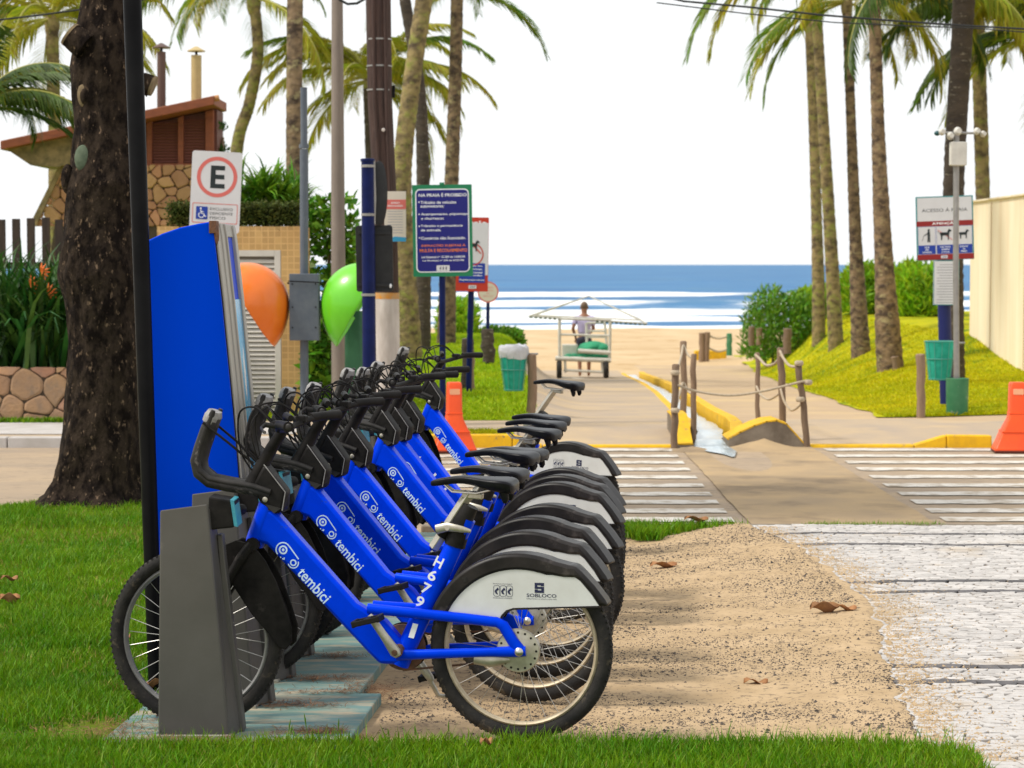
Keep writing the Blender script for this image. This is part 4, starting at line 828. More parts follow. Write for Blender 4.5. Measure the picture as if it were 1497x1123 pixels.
# ------------------------------------------------------------------ rope barrier
PW = mat('weathered_post', (.26, .175, .115), (.17, .115, .075), .9, scale=8, stretch=(4, 4, .5), bump=.5, bscale=40, rnd=.2); ROPE = mat('pale_rope', (.50, .41, .30), (.36, .29, .2), .9, scale=60, bump=.6, bscale=120)
def wpost(x0, y0, x1, y1, D, r, label, cat='post', group=None, zb=None, m=PW, wob=.012):
    a, b_ = at(x0, y0, D), at(x1, y1, D); a.z -= .06
    P = [a.lerp(b_, k / 6) + Vector((random.uniform(-wob, wob) * (0 < k < 6), 0, 0)) for k in range(7)] + [b_ + Vector((0, 0, .012))]
    return tag(MB().tube(P, [r * random.uniform(.93, 1.07) for _ in range(7)] + [r * .7], 14).build('wooden_post', m, smooth=True), label, cat, group)
wpost(986, 648, 988, 534, 21.9, .036, 'knotted wooden rope post at the front of the culvert wedge'); wpost(999.5, 613, 999, 500, 24.3, .036, 'tall wooden rope post behind the culvert wedge'); wpost(1013.5, 642, 1014.5, 519, 22.5, .030, 'wooden rope post standing in the drain mouth')
wpost(1108, 622, 1107, 517, 23.6, .026, 'slim wooden rope post on the channel side of the humped culvert'); wpost(1144, 615, 1141, 510, 22.35, .035, 'thick wooden rope post on top of the humped culvert'); wpost(1180, 647, 1167, 533, 21.95, .034, 'leaning wooden rope post beside the painted crossing')
def rope(label, P, r=.013):
    pts = []; 
    for k in range(25):
        u_ = k / 24; n_ = len(P) - 1; f_ = u_ * n_; i_ = min(int(f_), n_ - 1); v = f_ - i_
        g_ = lambda q_: Vector(P[max(0, min(n_, q_))]); a, b_, c_, d_ = g_(i_ - 1), g_(i_), g_(i_ + 1), g_(i_ + 2)
        pts.append(.5 * ((2 * b_) + (c_ - a) * v + (2 * a - 5 * b_ + 4 * c_ - d_) * v * v + (3 * b_ - a - 3 * c_ + d_) * v ** 3))
    return tag(MB().tube(pts, r, 8).build('rope', ROPE, smooth=True), label, 'rope')
rope('long sagging rope across the drain between the two post groups', [at(988, 562, 21.88), at(1010, 570, 21.9), at(1040, 576, 21.9), at(1072, 578, 21.9), at(1110, 573, 21.9), at(1145, 565, 21.9), at(1172, 558, 21.9), at(1180, 558, 21.95)], .012)
rope('short upper rope from slim post to thick post', [at(1104, 519, 23.5), at(1110, 524, 23.4), at(1120, 534, 23), at(1133, 531, 22.6), at(1142, 519, 22.3)], .014); rope('upper rope from thick post to leaning post', [at(1140, 513, 22.3), at(1146, 525, 22.2), at(1155, 535, 22.1), at(1168, 536, 21.95)], .014)
rope('short lower rope from slim post to thick post', [at(1106, 565, 23.5), at(1112, 577, 23.2), at(1124, 584, 22.8), at(1138, 577, 22.4)], .012); rope('lower rope from thick post to leaning post', [at(1141, 568, 22.3), at(1147, 588, 22.2), at(1158, 600, 22.1), at(1172, 590, 21.95)], .012)
rope('upper slack rope between the posts at the culvert wedge', [at(990, 543, 21.9), at(996, 520, 22.8), at(999, 505, 24.2), at(1005, 518, 23.5), at(1013, 524, 22.5)], .013); rope('lower slack rope between the posts at the culvert wedge', [at(986, 605, 21.88), at(995, 570, 22.8), at(999, 560, 24.2), at(1006, 572, 23.5), at(1013, 577, 22.5)], .013)
for px, py, D, lb in ((987, 545, 21.86, 'upper rope knot on the knotted post at the culvert wedge'), (987, 600, 21.86, 'lower rope knot on the knotted post at the culvert wedge'), (1181, 559, 21.93, 'rope end knot sticking out behind the leaning post'), (1170, 584, 21.9, 'rope knot halfway up the leaning post'), (1168, 531, 21.93, 'rope knot round the top of the leaning post')):
    tag(MB().torus(at(px, py, D), .030, .016, axis='z', N=16, n=8, sq=1.6).build('rope_knot', ROPE, smooth=True), lb, 'rope knot', 'rope knots on the barrier posts')
for x0, y0, x1, y1, lb in ((1026, 528, 1026, 487, 'distant pale wooden post beside the yellow block'), (1033, 526, 1034, 486, 'distant darker wooden post touching its pale neighbour'), (1066, 517, 1066, 488, 'distant green painted post at the lawn edge')):
    wpost(x0, y0, x1, y1, 66, .085, lb, m=PW if x0 < 1060 else GPOT)
rope('distant upper rope between beach posts', [at(1034, 490, 66), at(1050, 495, 66), at(1066, 491, 66)], .03); rope('distant lower rope between beach posts', [at(1034, 508, 66), at(1050, 514, 66), at(1066, 510, 66)], .03)
p = at(1038, 527, 67); tag(MB().box((p.x, 67, p.z + .12), (.95, .4, .36)).build('painted_block', YEL, bevel=.03), 'distant yellow painted concrete block beside the rope posts', 'block')
for x0, y0, y1, D, lb in ((1099, 499, 478, 56, 'short wooden stake nearest the dark seaside bush'), (1110, 498, 480, 57, 'slimmer wooden stake beside the dark seaside bush'), (1151, 510, 481, 48, 'broad weathered stake alone on the beach lawn')):
    z0 = float(zt(at(x0, y0, D).x, D)); wpost(x0, y0 + 3, x0, y1, D, .09 if D < 50 else .08, lb)
# ------------------------------------------------------------------ litter baskets, barriers
GBAG = mat('turquoise_mesh', (.015, .36, .26), (.03, .46, .34), .6, scale=12, bump=.5, bscale=30, bdist=.02, trans=.25); WBAG = mat('white_bag', (.70, .70, .74), (.6, .6, .65), .5, scale=9, bump=.6, bscale=14, bdist=.03, trans=.2)
def basket(label, c, rt, rb, h, liner):
    t = thing('litter_basket', label, 'basket', c); V = []; n, k = 28, 10
    for i in range(k):
        z = -h * i / (k - 1); r_ = rt + (rb - rt) * i / (k - 1)
        for j in range(n):
            a = 2 * math.pi * j / n; e = 1 + .05 * (float(fbm(j * .4, i * .5, 1, 2)) - .5)
            V.append((r_ * e * math.cos(a), r_ * e * .8 * math.sin(a), z))
    MB().add(V, [(i * n + j, i * n + (j + 1) % n, (i + 1) * n + (j + 1) % n, (i + 1) * n + j) for i in range(k - 1) for j in range(n)] + [tuple(range((k - 1) * n, k * n))]).build('bag', GBAG, t, smooth=True)
    wr_ = MB()
    for z in (.0, -.45 * h, -.97 * h): r_ = rt + (rb - rt) * -z / h; wr_.tube([((r_ + .008) * math.cos(a), (r_ + .008) * .8 * math.sin(a), z) for a in np.linspace(0, 2 * math.pi, 25)], .005, 6)
    for a in np.linspace(0, 2 * math.pi, 13)[:-1]: wr_.tube([((rt + .008) * math.cos(a), (rt + .008) * .8 * math.sin(a), 0), ((rb + .008) * math.cos(a), (rb + .008) * .8 * math.sin(a), -h)], .0035, 5)
    wr_.build('wire_frame', mat('basket_wire', (.10, .34, .28), None, .5), t)
    MB().tube([(rt * .9, 0, -.02), (rt + .12, 0, -.02)], .012, 6).build('hanger', GALV, t)
    if liner:
        V = []; n, k = 36, 6
        for i in range(k):
            for j in range(n):
                a = 2 * math.pi * j / n; q_ = (1.0, 1.10, 1.06, .85, .5, .05)[i]; z = (-.07, .0, .06, .085, .06, .05)[i] + .06 * (float(fbm(j * .35, i, 1, 5)) - .5)
                V.append((rt * q_ * (1 + .12 * (float(fbm(j * .5, i, 1, 9)) - .5)) * math.cos(a), rt * q_ * .8 * math.sin(a), z))
        MB().add(V, [(i * n + j, i * n + (j + 1) % n, (i + 1) * n + (j + 1) % n, (i + 1) * n + j) for i in range(k - 1) for j in range(n)]).build('white_liner', WBAG, t, smooth=True)
    return t
wpost(777, 608, 777, 519, 25.3, .055, 'stout wooden post holding the litter basket with white liner'); basket('turquoise mesh litter basket with white bag liner on a wooden post', at(751, 515, 25.3), .158, .10, .44, True)
wpost(1346, 606, 1345, 519, 25.3, .052, 'stout wooden post standing beside the green footed camera pole'); basket('pale turquoise litter basket without liner hung near the camera pole', at(1374, 499, 26.3), .175, .12, .46, False)
BAR = mat('orange_plastic', (.85, .085, .006), (.74, .065, .006), .45, scale=4, spec=.45, bump=.15, bscale=20)
def barrier(label, px, pyb, pyt, D, wpx, rz):
    c = at(px, pyb, D); s_ = M2P(D); H_ = (pyb - pyt) * s_; t = thing('road_barrier', label, 'barrier', (c.x, D, ROADZ + .004), rz); H_ += c.z - ROADZ
    W_ = wpx * s_ / 2; rings = []
    for zf, wf, df in ((0, 1.0, .20), (.06, 1.0, .20), (.075, .96, .19), (.28, .70, .17), (.48, .40, .13), (.54, .365, .125), (.56, .355, .12), (.97, .335, .11), (1.0, .30, .095)): rings.append([(x_, y_, zf * H_) for x_, y_ in rrect(2 * W_ * wf, df * 1.6, .02, k=3)])
    MB().loft(rings).build('body', BAR, t, smooth=True, bevel=.004)
    MB().prism(rrect(.10, .055, .01, 0, H_ * .87), -.093, .093).build('handle_slot', mat('pale_orange', (.85, .40, .22), None, .6), t)
    for k in (.30, .56): MB().box((0, 0, H_ * k), (W_ * 2 * (.70 if k < .5 else .375), .285 if k < .5 else .205, .012)).build('ridge', BAR, t, bevel=.004)
    MB().box((0, 0, .012), (W_ * 2.02, .335, .024)).build('rubber_foot', mat('dark_rubber', (.10, .02, .01), None, .8), t, bevel=.005)
    return t
barrier('orange plastic road barrier standing before the left yellow kerb and lawn', 664, 661, 559, 21.4, 63, R(6)); barrier('orange plastic road barrier standing at the end of the yellow kerb below the cream wall', 1486, 659, 559, 21.4, 68, R(-5))
# ------------------------------------------------------------------ beach cart and its walker
CARTW = mat('cart_white_paint', (.62, .60, .54), (.52, .49, .42), .6, scale=8); CLOTH = mat('green_tarp', (.012, .24, .11), (.02, .30, .14), .65, scale=5, bump=.5, bscale=8, bdist=.05)
D = 50.; s_ = M2P(D); t = thing('beach_cart', 'white tubular beach vendor cart with green tarpaulin and roof struts', 'cart', (0, 0, 0))
fr = MB(); A = lambda x, y, d=0: at(x, y, D + d)
for d in (0, 1.5):
    k_ = 0 if d == 0 else 1
    fr.tube([A(818, 527, d), A(818, 468, d)], .035, 8); fr.tube([A(891, 530, d), A(892, 470, d)], .035, 8)
    for y_ in (466, 489): fr.tube([A(817, y_, d), A(893, y_ + 2, d)], .025, 8)
    fr.tube([A(812, 524, d), A(893, 527, d)], .055, 8); fr.tube([A(845, 513, d), A(893, 516, d)], .05, 8)
for x_ in (818, 892):
    for y_ in (468, 526): fr.tube([A(x_, y_, 0), A(x_, y_, 1.5)], .025, 8)
fr.tube([A(818, 553), A(888, 557)], .035, 8).tube([A(824, 541), A(880, 544)], .03, 8); fr.tube([A(826, 528), A(827, 545)], .03, 8).tube([A(880, 528), A(881, 546)], .03, 8); fr.build('frame', CARTW, t, smooth=True)
dk = MB(); dk.add([A(815, 526.5, .02), A(890, 528.5, .02), A(890, 528.5, 1.5), A(815, 526.5, 1.5)] + [A(815, 524.5, .02), A(890, 526, .02), A(890, 526, 1.5), A(815, 524.5, 1.5)], [(0, 1, 2, 3), (7, 6, 5, 4), (0, 4, 5, 1), (1, 5, 6, 2), (2, 6, 7, 3), (3, 7, 4, 0)]).build('deck', CARTW, t)
rf = MB(); apx = A(861, 433, .75); cor = [A(773, 462, 0), A(946, 473, 0), A(938, 468, 1.5), A(782, 461, 1.5)]
for q0 in cor: rf.tube([apx, q0], .014, 6)
for k in range(4): rf.tube([cor[k], cor[(k + 1) % 4]], .016, 6)
rf.build('roof_struts', CARTW, t, smooth=True)
fringe = MB(); 
for k in range(26): q0 = cor[0].lerp(cor[1], (k + .5) / 26); 
for k in list(range(0, 7)) + list(range(14, 25)): q0 = cor[0].lerp(cor[1], (k + .5) / 25); fringe.box(q0 - Vector((0, 0, .03)), (.075, .012, .035))
fringe.build('fringe', mat('dark_fringe', (.03, .09, .06), None, .7), t)
b1 = MB(); c = A(868, 509, .5); 
for dx, dz, rx, rz_ in ((0, 0, .36, .15), (-.17, -.04, .22, .11), (.16, -.01, .2, .13), (.02, .03, .24, .13)): b1.ell((c.x + dx, c.y + random.uniform(-.1, .1), c.z + dz), (rx, .4, rz_), 18, 12)
b1.build('tarpaulin_bundle', CLOTH, t, smooth=True)
c = A(859, 522, .25); b2 = MB()
for k in range(8): b2.ell((c.x - .42 + .12 * k, c.y + random.uniform(-.04, .04), c.z + random.uniform(-.01, .01)), (.12, .25, .075), 12, 8)
b2.build('tarpaulin_roll', CLOTH, t, smooth=True); MB().box(A(833, 513, .6), (.36, .3, .30)).build('cool_box', CARTW, t, bevel=.02)
bkr = MB(); 
for x_ in (858, 887): bkr.tube([A(x_, 505, 1.3), A(x_ - 1 if x_ < 870 else x_ - 3, 472, 1.3)], .03, 6)
for y_ in (472, 484, 493): bkr.tube([A(858, y_, 1.3), A(886, y_, 1.3)], .022, 6)
bkr.build('chair_frame', CARTW, t, smooth=True)
for px in (817.5, 886):
    for d in (0, 1.5):
        c = at(px, 542.5 if px < 850 else 544.5, D + d); zg = float(zt(c.x, D + d)); r_ = .205; c.z = zg + r_ - .01
        wl_ = MB().torus(c, r_ - .055, .055, axis='x', N=32, n=10, sq=1.1).build('wheel', TYRE, t, smooth=True)
        MB().lathe([(.10, -.03), (.10, .03)], 16, c, 'x').build('wheel_hub', CARTW, wl_)
# walker, seen from behind
def skinned(name, J, E_, rads, m, parent=None, sub=2):
    me = bpy.data.meshes.new(name); me.from_pydata(J, E_, []); o = bpy.data.objects.new(name, me); COL.objects.link(o)
    md = o.modifiers.new('skin', 'SKIN'); md.use_smooth_shade = True
    for k, v in enumerate(me.skin_vertices[0].data): v.radius = (rads[k], rads[k]) if not hasattr(rads[k], '__len__') else rads[k]; v.use_root = (k == 0)
    sb = o.modifiers.new('sub', 'SUBSURF'); sb.levels = sub; sb.render_levels = sub
    dg = bpy.context.evaluated_depsgraph_get(); dg.update(); nm = bpy.data.meshes.new_from_object(o.evaluated_get(dg)); bpy.data.objects.remove(o)
    nm.materials.clear(); return link(name, nm, m, parent, smooth=True)
DP = 52.2; base = at(854, 549, DP); gz = float(zt(base.x, DP)); 
t = thing('person', 'person in pale lavender shirt and dark shorts walking barefoot behind the cart', 'person', (base.x, DP, gz))
SKIN = mat('skin', (.30, .135, .075), (.26, .115, .065), .55, scale=6)
J = [(0, 0, .90), (0, 0, 1.05), (0, .02, 1.25), (0, .02, 1.40), (0, .01, 1.48), (0, -.01, 1.58), (0, -.01, 1.68),
     (-.10, 0, .84), (-.11, -.06, .48), (-.10, .06, .08), (-.10, -.10, .035), (.10, 0, .84), (.11, .05, .48), (.11, .0, .08), (.11, -.16, .03),
     (-.19, .02, 1.38), (-.27, .06, 1.14), (-.20, -.10, .93), (-.18, -.14, .86), (.19, .02, 1.38), (.22, -.06, 1.12), (.14, -.28, 1.02), (.12, -.35, 1.0)]
J = [(x, -y, z) for x, y, z in J]
E_ = [(0, 1), (1, 2), (2, 3), (3, 4), (4, 5), (5, 6), (0, 7), (7, 8), (8, 9), (9, 10), (0, 11), (11, 12), (12, 13), (13, 14), (3, 15), (15, 16), (16, 17), (17, 18), (3, 19), (19, 20), (20, 21), (21, 22)]
rads = [.11, .095, .10, .09, .055, .085, .075, .095, .06, .038, .03, .095, .06, .038, .03, .06, .042, .03, .028, .06, .042, .03, .028]
body = skinned('body', J, E_, rads, SKIN, t)
hand = MB()
for sx, w0 in ((-1, Vector((-.18, .14, .86))), (1, Vector((.12, .35, 1.0)))):
    dr = Vector((0, .04, -.07)).normalized() if sx < 0 else Vector((-.01, .09, -.02)).normalized(); sd_ = Vector((1, 0, 0))
    for k, ln in enumerate((.065, .075, .07, .055)): a = w0 + sd_ * (.018 * (k - 1.5)); hand.tube([a, a + dr * ln * .5, a + dr * ln + Vector((0, .012, -.01))], [.009, .008, .006], 6)
    hand.tube([w0 - sd_ * .02, w0 - sd_ * .045 + dr * .02, w0 - sd_ * .045 + dr * .045], [.010, .009, .007], 6)
hand.build('fingers', SKIN, body, smooth=True)
skinned('shirt', [(0, 0, .98), (0, 0, 1.10), (0, -.02, 1.26), (0, -.02, 1.40), (0, -.015, 1.46), (-.19, -.02, 1.38), (-.25, -.05, 1.22), (.19, -.02, 1.38), (.22, .04, 1.20)], [(0, 1), (1, 2), (2, 3), (3, 4), (3, 5), (5, 6), (3, 7), (7, 8)], [(.17, .14), (.165, .135), (.18, .15), (.165, .13), .08, .075, .062, .075, .062], mat('lavender_shirt', (.50, .44, .66), (.42, .37, .60), .8, scale=6), t)
skinned('shorts', [(0, 0, .99), (0, 0, .90), (-.105, 0, .80), (-.115, .04, .60), (.105, 0, .80), (.115, -.03, .60)], [(0, 1), (1, 2), (2, 3), (1, 4), (4, 5)], [.145, .145, .11, .095, .11, .095], mat('dark_shorts', (.025, .028, .05), None, .8), t)
MB().ell((0, .012, 1.665), (.088, .10, .108), 16, 12).build('hair', mat('brown_hair', (.10, .06, .035), (.16, .10, .06), .7, scale=40), t, smooth=True)
for s in (-1, 1): MB().ell((s * .088, .0, 1.625), (.012, .022, .032), 8, 6).build('ear', SKIN, body, smooth=True)
fc = MB(); fc.ell((0, .105, 1.615), (.016, .02, .026), 8, 6); fc.build('nose', SKIN, body, smooth=True)
for s in (-1, 1): MB().ell((s * .032, .088, 1.635), (.012, .008, .008), 8, 6).build('eye', INKW, body)
MB().box((0, .094, 1.572), (.045, .008, .010)).build('mouth', SPINK, body)
# ------------------------------------------------------------------ stone walls
STN = mat('granite_stone', (.46, .26, .14), (.36, .22, .14), .85, scale=5, bump=.7, bscale=22, bdist=.02, rnd=.3, hue=.016, c3=(.26, .19, .14), s3=3, lo3=.6, hi3=.75)
STNH = mat('house_stone', (.50, .27, .14), (.42, .22, .11), .85, scale=4, bump=.7, bscale=16, bdist=.02, rnd=.2, hue=.012)
MORT = mat('mortar', (.085, .06, .04), None, .95)
def clip(poly, a, b, c):                  # keep a*x+b*z<=c
    out = []
    for k in range(len(poly)):
        p, q_ = poly[k], poly[(k + 1) % len(poly)]; dp, dq = a * p[0] + b * p[1] - c, a * q_[0] + b * q_[1] - c
        if dp <= 0: out.append(p)
        if dp * dq < 0: v = dp / (dp - dq); out.append((p[0] + (q_[0] - p[0]) * v, p[1] + (q_[1] - p[1]) * v))
    return out
def stones_in(parent, bound, cell, y, proud, gap, m, seed, asp=1.):
    r = random.Random(seed); xs_ = [p[0] for p in bound]; zs_ = [p[1] for p in bound]; S_ = []; z = min(zs_); row = 0
    while z < max(zs_) + cell:
        x = min(xs_) - cell + (row % 2) * cell * .5
        while x < max(xs_) + cell: S_.append((x + r.uniform(-.45, .45) * cell * asp, z + r.uniform(-.40, .40) * cell)); x += cell * asp
        z += cell * .86; row += 1
    for i, s in enumerate(S_):
        P = list(bound)
        for j, o in enumerate(S_):
            if i == j or abs(o[0] - s[0]) > 3 * cell * asp or abs(o[1] - s[1]) > 3 * cell: continue
            a, b_ = o[0] - s[0], o[1] - s[1]; l_ = math.hypot(a, b_)
            P = clip(P, a / l_, b_ / l_, (a * (o[0] + s[0]) + b_ * (o[1] + s[1])) / (2 * l_) - gap)
            if len(P) < 3: break
        if len(P) < 3: continue
        cx_, cz_ = sum(p[0] for p in P) / len(P), sum(p[1] for p in P) / len(P)
        ar = abs(sum(P[k][0] * P[(k + 1) % len(P)][1] - P[(k + 1) % len(P)][0] * P[k][1] for k in range(len(P)))) / 2
        if ar < cell * cell * .06: continue
        Q_ = []
        for k in range(len(P)):
            p, q_ = P[k], P[(k + 1) % len(P)]; jj = lambda: r.uniform(-.05, .05) * cell
            if math.hypot(p[0] - q_[0], p[1] - q_[1]) < cell * .12: Q_.append(((p[0] + q_[0]) / 2, (p[1] + q_[1]) / 2)); continue
            Q_ += [(p[0] * .84 + q_[0] * .16, p[1] * .84 + q_[1] * .16), ((p[0] + q_[0]) / 2 + jj() * .5, (p[1] + q_[1]) / 2 + jj() * .5), (p[0] * .16 + q_[0] * .84, p[1] * .16 + q_[1] * .84)]
        P = Q_
        n_ = len(P); d = proud * r.uniform(.7, 1.25)
        V = [(x, y + .02, z_) for x, z_ in P] + [(x, y - d * .55, z_) for x, z_ in P] + [(cx_ + (x - cx_) * .86, y - d, cz_ + (z_ - cz_) * .86) for x, z_ in P]
        MB().add(V, [tuple(range(2 * n_, 3 * n_))] + [(k + o, (k + 1) % n_ + o, (k + 1) % n_ + n_ + o, k + n_ + o) for o in (0, n_) for k in range(n_)]).build('stone', m, parent)
t = thing('stone_wall', 'low retaining wall of big orange brown granite stones below the garden', 'wall')
yw = 24.1; xl, xr_ = at(-40, 600, yw).x, at(300, 600, yw).x; zt_ = at(0, 537, yw).z
MB().box(((xl + xr_) / 2, yw + .2, zt_ / 2 - .02), (xr_ - xl, .36, zt_)).build('core', MORT, t)
stones_in(t, [(xl, .0), (xr_, .0), (xr_, zt_), (xl, zt_)], .235, yw + .02, .03, .006, STN, 4, 1.15)
gr = MB()
# ------------------------------------------------------------------ leaves helpers
LEAFD = mat('dark_strap_leaf', (.020, .075, .012), (.045, .12, .015), .45, scale=4, island=.35, hue=.03, trans=.2, spec=.4)
LEAFB = mat('bright_strap_leaf', (.20, .40, .012), (.32, .48, .015), .5, scale=1.5, island=.35, hue=.03, trans=.4, spec=.25)
LEAFM = mat('mid_leaf', (.075, .20, .012), (.14, .28, .015), .5, scale=3, island=.4, hue=.03, trans=.3, spec=.25)
LEAFH = mat('hedge_leaf', (.045, .075, .012), (.10, .10, .018), .6, scale=5, island=.5, hue=.03, trans=.2, spec=.2)
def straps(n, base_r, L0, L1, w_, spread, seed, droop=1.0, seg=5):
    r = random.Random(seed); b = MB()
    for _ in range(n):
        a = r.uniform(0, 2 * math.pi); p = Vector((r.gauss(0, base_r), r.gauss(0, base_r), 0)); d = Vector((math.cos(a), math.sin(a), 0)); L_ = r.uniform(L0, L1); el = r.uniform(R(90 - spread), R(92)); sd = Vector((-d.y, d.x, 0)); V = []; pt = p.copy(); e = el; wd = w_ * r.uniform(.7, 1.2)
        for k in range(seg + 1):
            ww = wd * (.6, 1, .95, .7, .4, .06)[min(5, int(k * 5 / seg))] / 2; V += [pt - sd * ww, pt + sd * ww]; pt = pt + (d * math.cos(e) + Vector((0, 0, 1)) * math.sin(e)) * (L_ / seg); e -= R(r.uniform(6, 20)) * droop * (k + 1) / 2
        b.add(V, [(2 * k, 2 * k + 1, 2 * k + 3, 2 * k + 2) for k in range(seg)])
    return b
def leaf_cloud(pts, size, seed, asp=.45, up=.3):
    r = np.random.default_rng(seed); P = np.asarray(pts); n = len(P)
    d = r.normal(size=(n, 3)); d[:, 2] = d[:, 2] * .6 + up; d /= np.linalg.norm(d, axis=1)[:, None]
    s = np.cross(d, r.normal(size=(n, 3))); s /= np.linalg.norm(s, axis=1)[:, None]; L_ = size * r.uniform(.6, 1.3, n)[:, None]
    nn = np.cross(d, s) * .12
    V = np.stack([P, P + d * L_ * .5 + s * L_ * asp * .5 + nn * L_, P + d * L_, P + d * L_ * .5 - s * L_ * asp * .5 + nn * L_], 1).reshape(-1, 3)
    return npmesh('leaves', V, np.arange(4 * n).reshape(-1, 4))
# ------------------------------------------------------------------ garden bed behind the stone wall
bed = MB().box(((xl + xr_) / 2, yw + 1.5, zt_ - .12), (xr_ - xl, 2.4, .1)).build('garden_bed', EARTH); structure(bed)
FLOW = mat('flower_orange', (.85, .20, .02), (.80, .12, .02), .5, scale=20)
sp = [(8, 24.75, 300), (45, 24.6, 301), (85, 24.9, 302), (125, 25.1, 303), (20, 25.4, 304), (70, 25.6, 305), (110, 25.6, 306), (-15, 25.0, 307), (170, 25.2, 308), (215, 25.2, 309)]
words = ['at the frame end of the stone wall', 'second along the stone wall', 'with orange flowers, before the dark fence boards', 'right against the dark tree trunk', 'behind the first clumps', 'in the back row under the fence', 'in the back row by the trunk', 'outermost at the wall end', 'showing between trunk and mast', 'behind the black mast']
for k, (px, yy, sd_) in enumerate(sp):
    c = at(px, 535, yy); t = thing('strap_leaf_plant', 'dark green strap leaved garden plant ' + words[k], 'plant', (c.x, yy, zt_ - .08), group='garden plants above the stone wall')
    straps(170, .16, .95, 1.75, .055, 40, sd_).build('leaves', LEAFD, t)
    if k == 2:
        for fx, fy in ((104, 418), (112, 396), (126, 428), (82, 420)):
            p = at(fx - 60 + 2, fy, 24.45); p = at((fx * .28) + 15, fy, 24.5)
    t_ = t
for fx, fy, lb in ((44, 417, 'orange bird shaped flower furthest from the trunk'), (60, 398, 'topmost orange bird shaped flower in the garden bed'), (70, 428, 'lowest orange bird shaped flower, close to the trunk')):
    p = at(fx, fy, 24.45); t = thing('flower', lb, 'flower', p, group='orange flowers in the garden bed')
    b = MB()
    for a in (-60, -30, 0, 25, 60, 85): d = Vector((math.cos(R(a)), 0, math.sin(R(a)))); b.tube([(0, 0, 0), d * .05 + Vector((0, -.01, 0)), d * .11], [.006, .014, .002], 6, flat=.4)
    b.build('petals', FLOW, t); MB().tube([(0, 0, 0), (-.02, .02, -.3), (-.03, .05, -.7)], .008, 6).build('stem', LEAFM, t)
FENCEW = mat('dark_fence_board', (.035, .024, .018), (.065, .042, .03), .85, scale=8, stretch=(3, 3, .4), bump=.4, bscale=40, rnd=.2)
t = thing('board_fence', 'dark weathered vertical board fence behind the garden plants', 'fence'); D = 26.6
for k, px in enumerate((-16, 3, 24.5, 46, 68, 87, 106, 128, 150, 172, 194)):
    zt2 = at(px, 318 + (k * 3 % 4), D).z; p = at(px, 400, D); MB().box((p.x, D, zt2 / 2), (.095, .03, zt2)).build('board', FENCEW, t, bevel=.004)
for zz in (.9, 1.7): MB().box((at(90, 400, D).x, D + .04, zz), (2.2, .04, .08)).build('rail', FENCEW, t)
# ------------------------------------------------------------------ tiled gatehouse with louvred gate and hedge
TILEW = mat('beige_tile', (.60, .37, .14), (.52, .30, .105), .5, scale=2.5, spec=.4)
nn = TILEW.node_tree.nodes; LL = TILEW.node_tree.links; pb = nn['Principled BSDF']; old = pb.inputs['Base Color'].links[0].from_socket
br = nn.new('ShaderNodeTexBrick'); br.offset = 0; br.inputs['Scale'].default_value = 1; br.inputs['Brick Width'].default_value = .072; br.inputs['Row Height'].default_value = .072; br.inputs['Mortar Size'].default_value = .006
br.inputs['Color1'].default_value = (1, 1, 1, 1); br.inputs['Color2'].default_value = (.80, .80, .80, 1); br.inputs['Mortar'].default_value = (1.12, 1.15, 1.25, 1)
tcx = nn.new('ShaderNodeTexCoord'); sxp = nn.new('ShaderNodeSeparateXYZ'); cmb = nn.new('ShaderNodeCombineXYZ'); LL.new(tcx.outputs['Object'], sxp.inputs[0]); LL.new(sxp.outputs['X'], cmb.inputs['X']); LL.new(sxp.outputs['Z'], cmb.inputs['Y']); LL.new(cmb.outputs[0], br.inputs['Vector'])
ml = nn.new('ShaderNodeMix'); ml.data_type = 'RGBA'; ml.blend_type = 'MULTIPLY'; ml.inputs[0].default_value = 1; LL.new(old, ml.inputs[6]); LL.new(br.outputs['Color'], ml.inputs[7]); LL.new(ml.outputs[2], pb.inputs['Base Color'])
t = thing('gatehouse', 'beige tiled gatehouse wall with white louvred gate', 'gatehouse'); D = 25.0
X = lambda px: at(px, 400, D).x; zt2 = at(400, 331, D).z; zg = at(400, 366, D).z
MB().box(((X(411) + X(441)) / 2, D + .5, zt2 / 2), (X(441) - X(411), 1.0, zt2)).build('pier', TILEW, t)
MB().box(((X(230) + X(306)) / 2, D + .5, zt2 / 2), (X(306) - X(230), 1.0, zt2)).build('pier', TILEW, t)
MB().box(((X(306) + X(411)) / 2, D + .5, (zt2 + zg) / 2), (X(411) - X(306) - .002, 1.0 - .004, zt2 - zg - .002)).build('lintel', TILEW, t)
GW = mat('white_gate_paint', (.64, .60, .54), (.56, .52, .46), .5, scale=4)
g0, g1 = X(306) + .01, X(411) - .005; gf = MB()
for x_ in (g0 + .035, g1 - .035): gf.box((x_, D + .03, zg / 2), (.07, .06, zg))
gf.box(((g0 + g1) / 2, D + .03, zg - .035), (g1 - g0 - .142, .06, .07)); gt = gf.build('gate_frame', GW, t, bevel=.004)
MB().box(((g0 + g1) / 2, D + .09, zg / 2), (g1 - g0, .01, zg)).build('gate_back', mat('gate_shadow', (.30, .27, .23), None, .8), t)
sl_ = None; z = .08
while z < zg - .10:
    if sl_ is None: sl_ = MB().box((0, 0, 0), (g1 - g0 - .144, .012, .045), Matrix.Rotation(R(-38), 3, 'X')).build('slat', GW, gt, loc=((g0 + g1) / 2, D + .035, z))
    else: o = sl_.copy(); COL.objects.link(o); o.location = ((g0 + g1) / 2, D + .035, z)
    z += .052
def boxpts(n, x0, x1, y0, y1, z0, z1, seed, shell=.12):
    r = np.random.default_rng(seed); P = r.uniform([x0, y0, z0], [x1, y1, z1], (n, 3)); P += r.normal(0, .02, P.shape); return P
th = thing('hedge', 'clipped brownish green hedge along the top of the gatehouse', 'hedge'); zh = at(400, 299, D).z
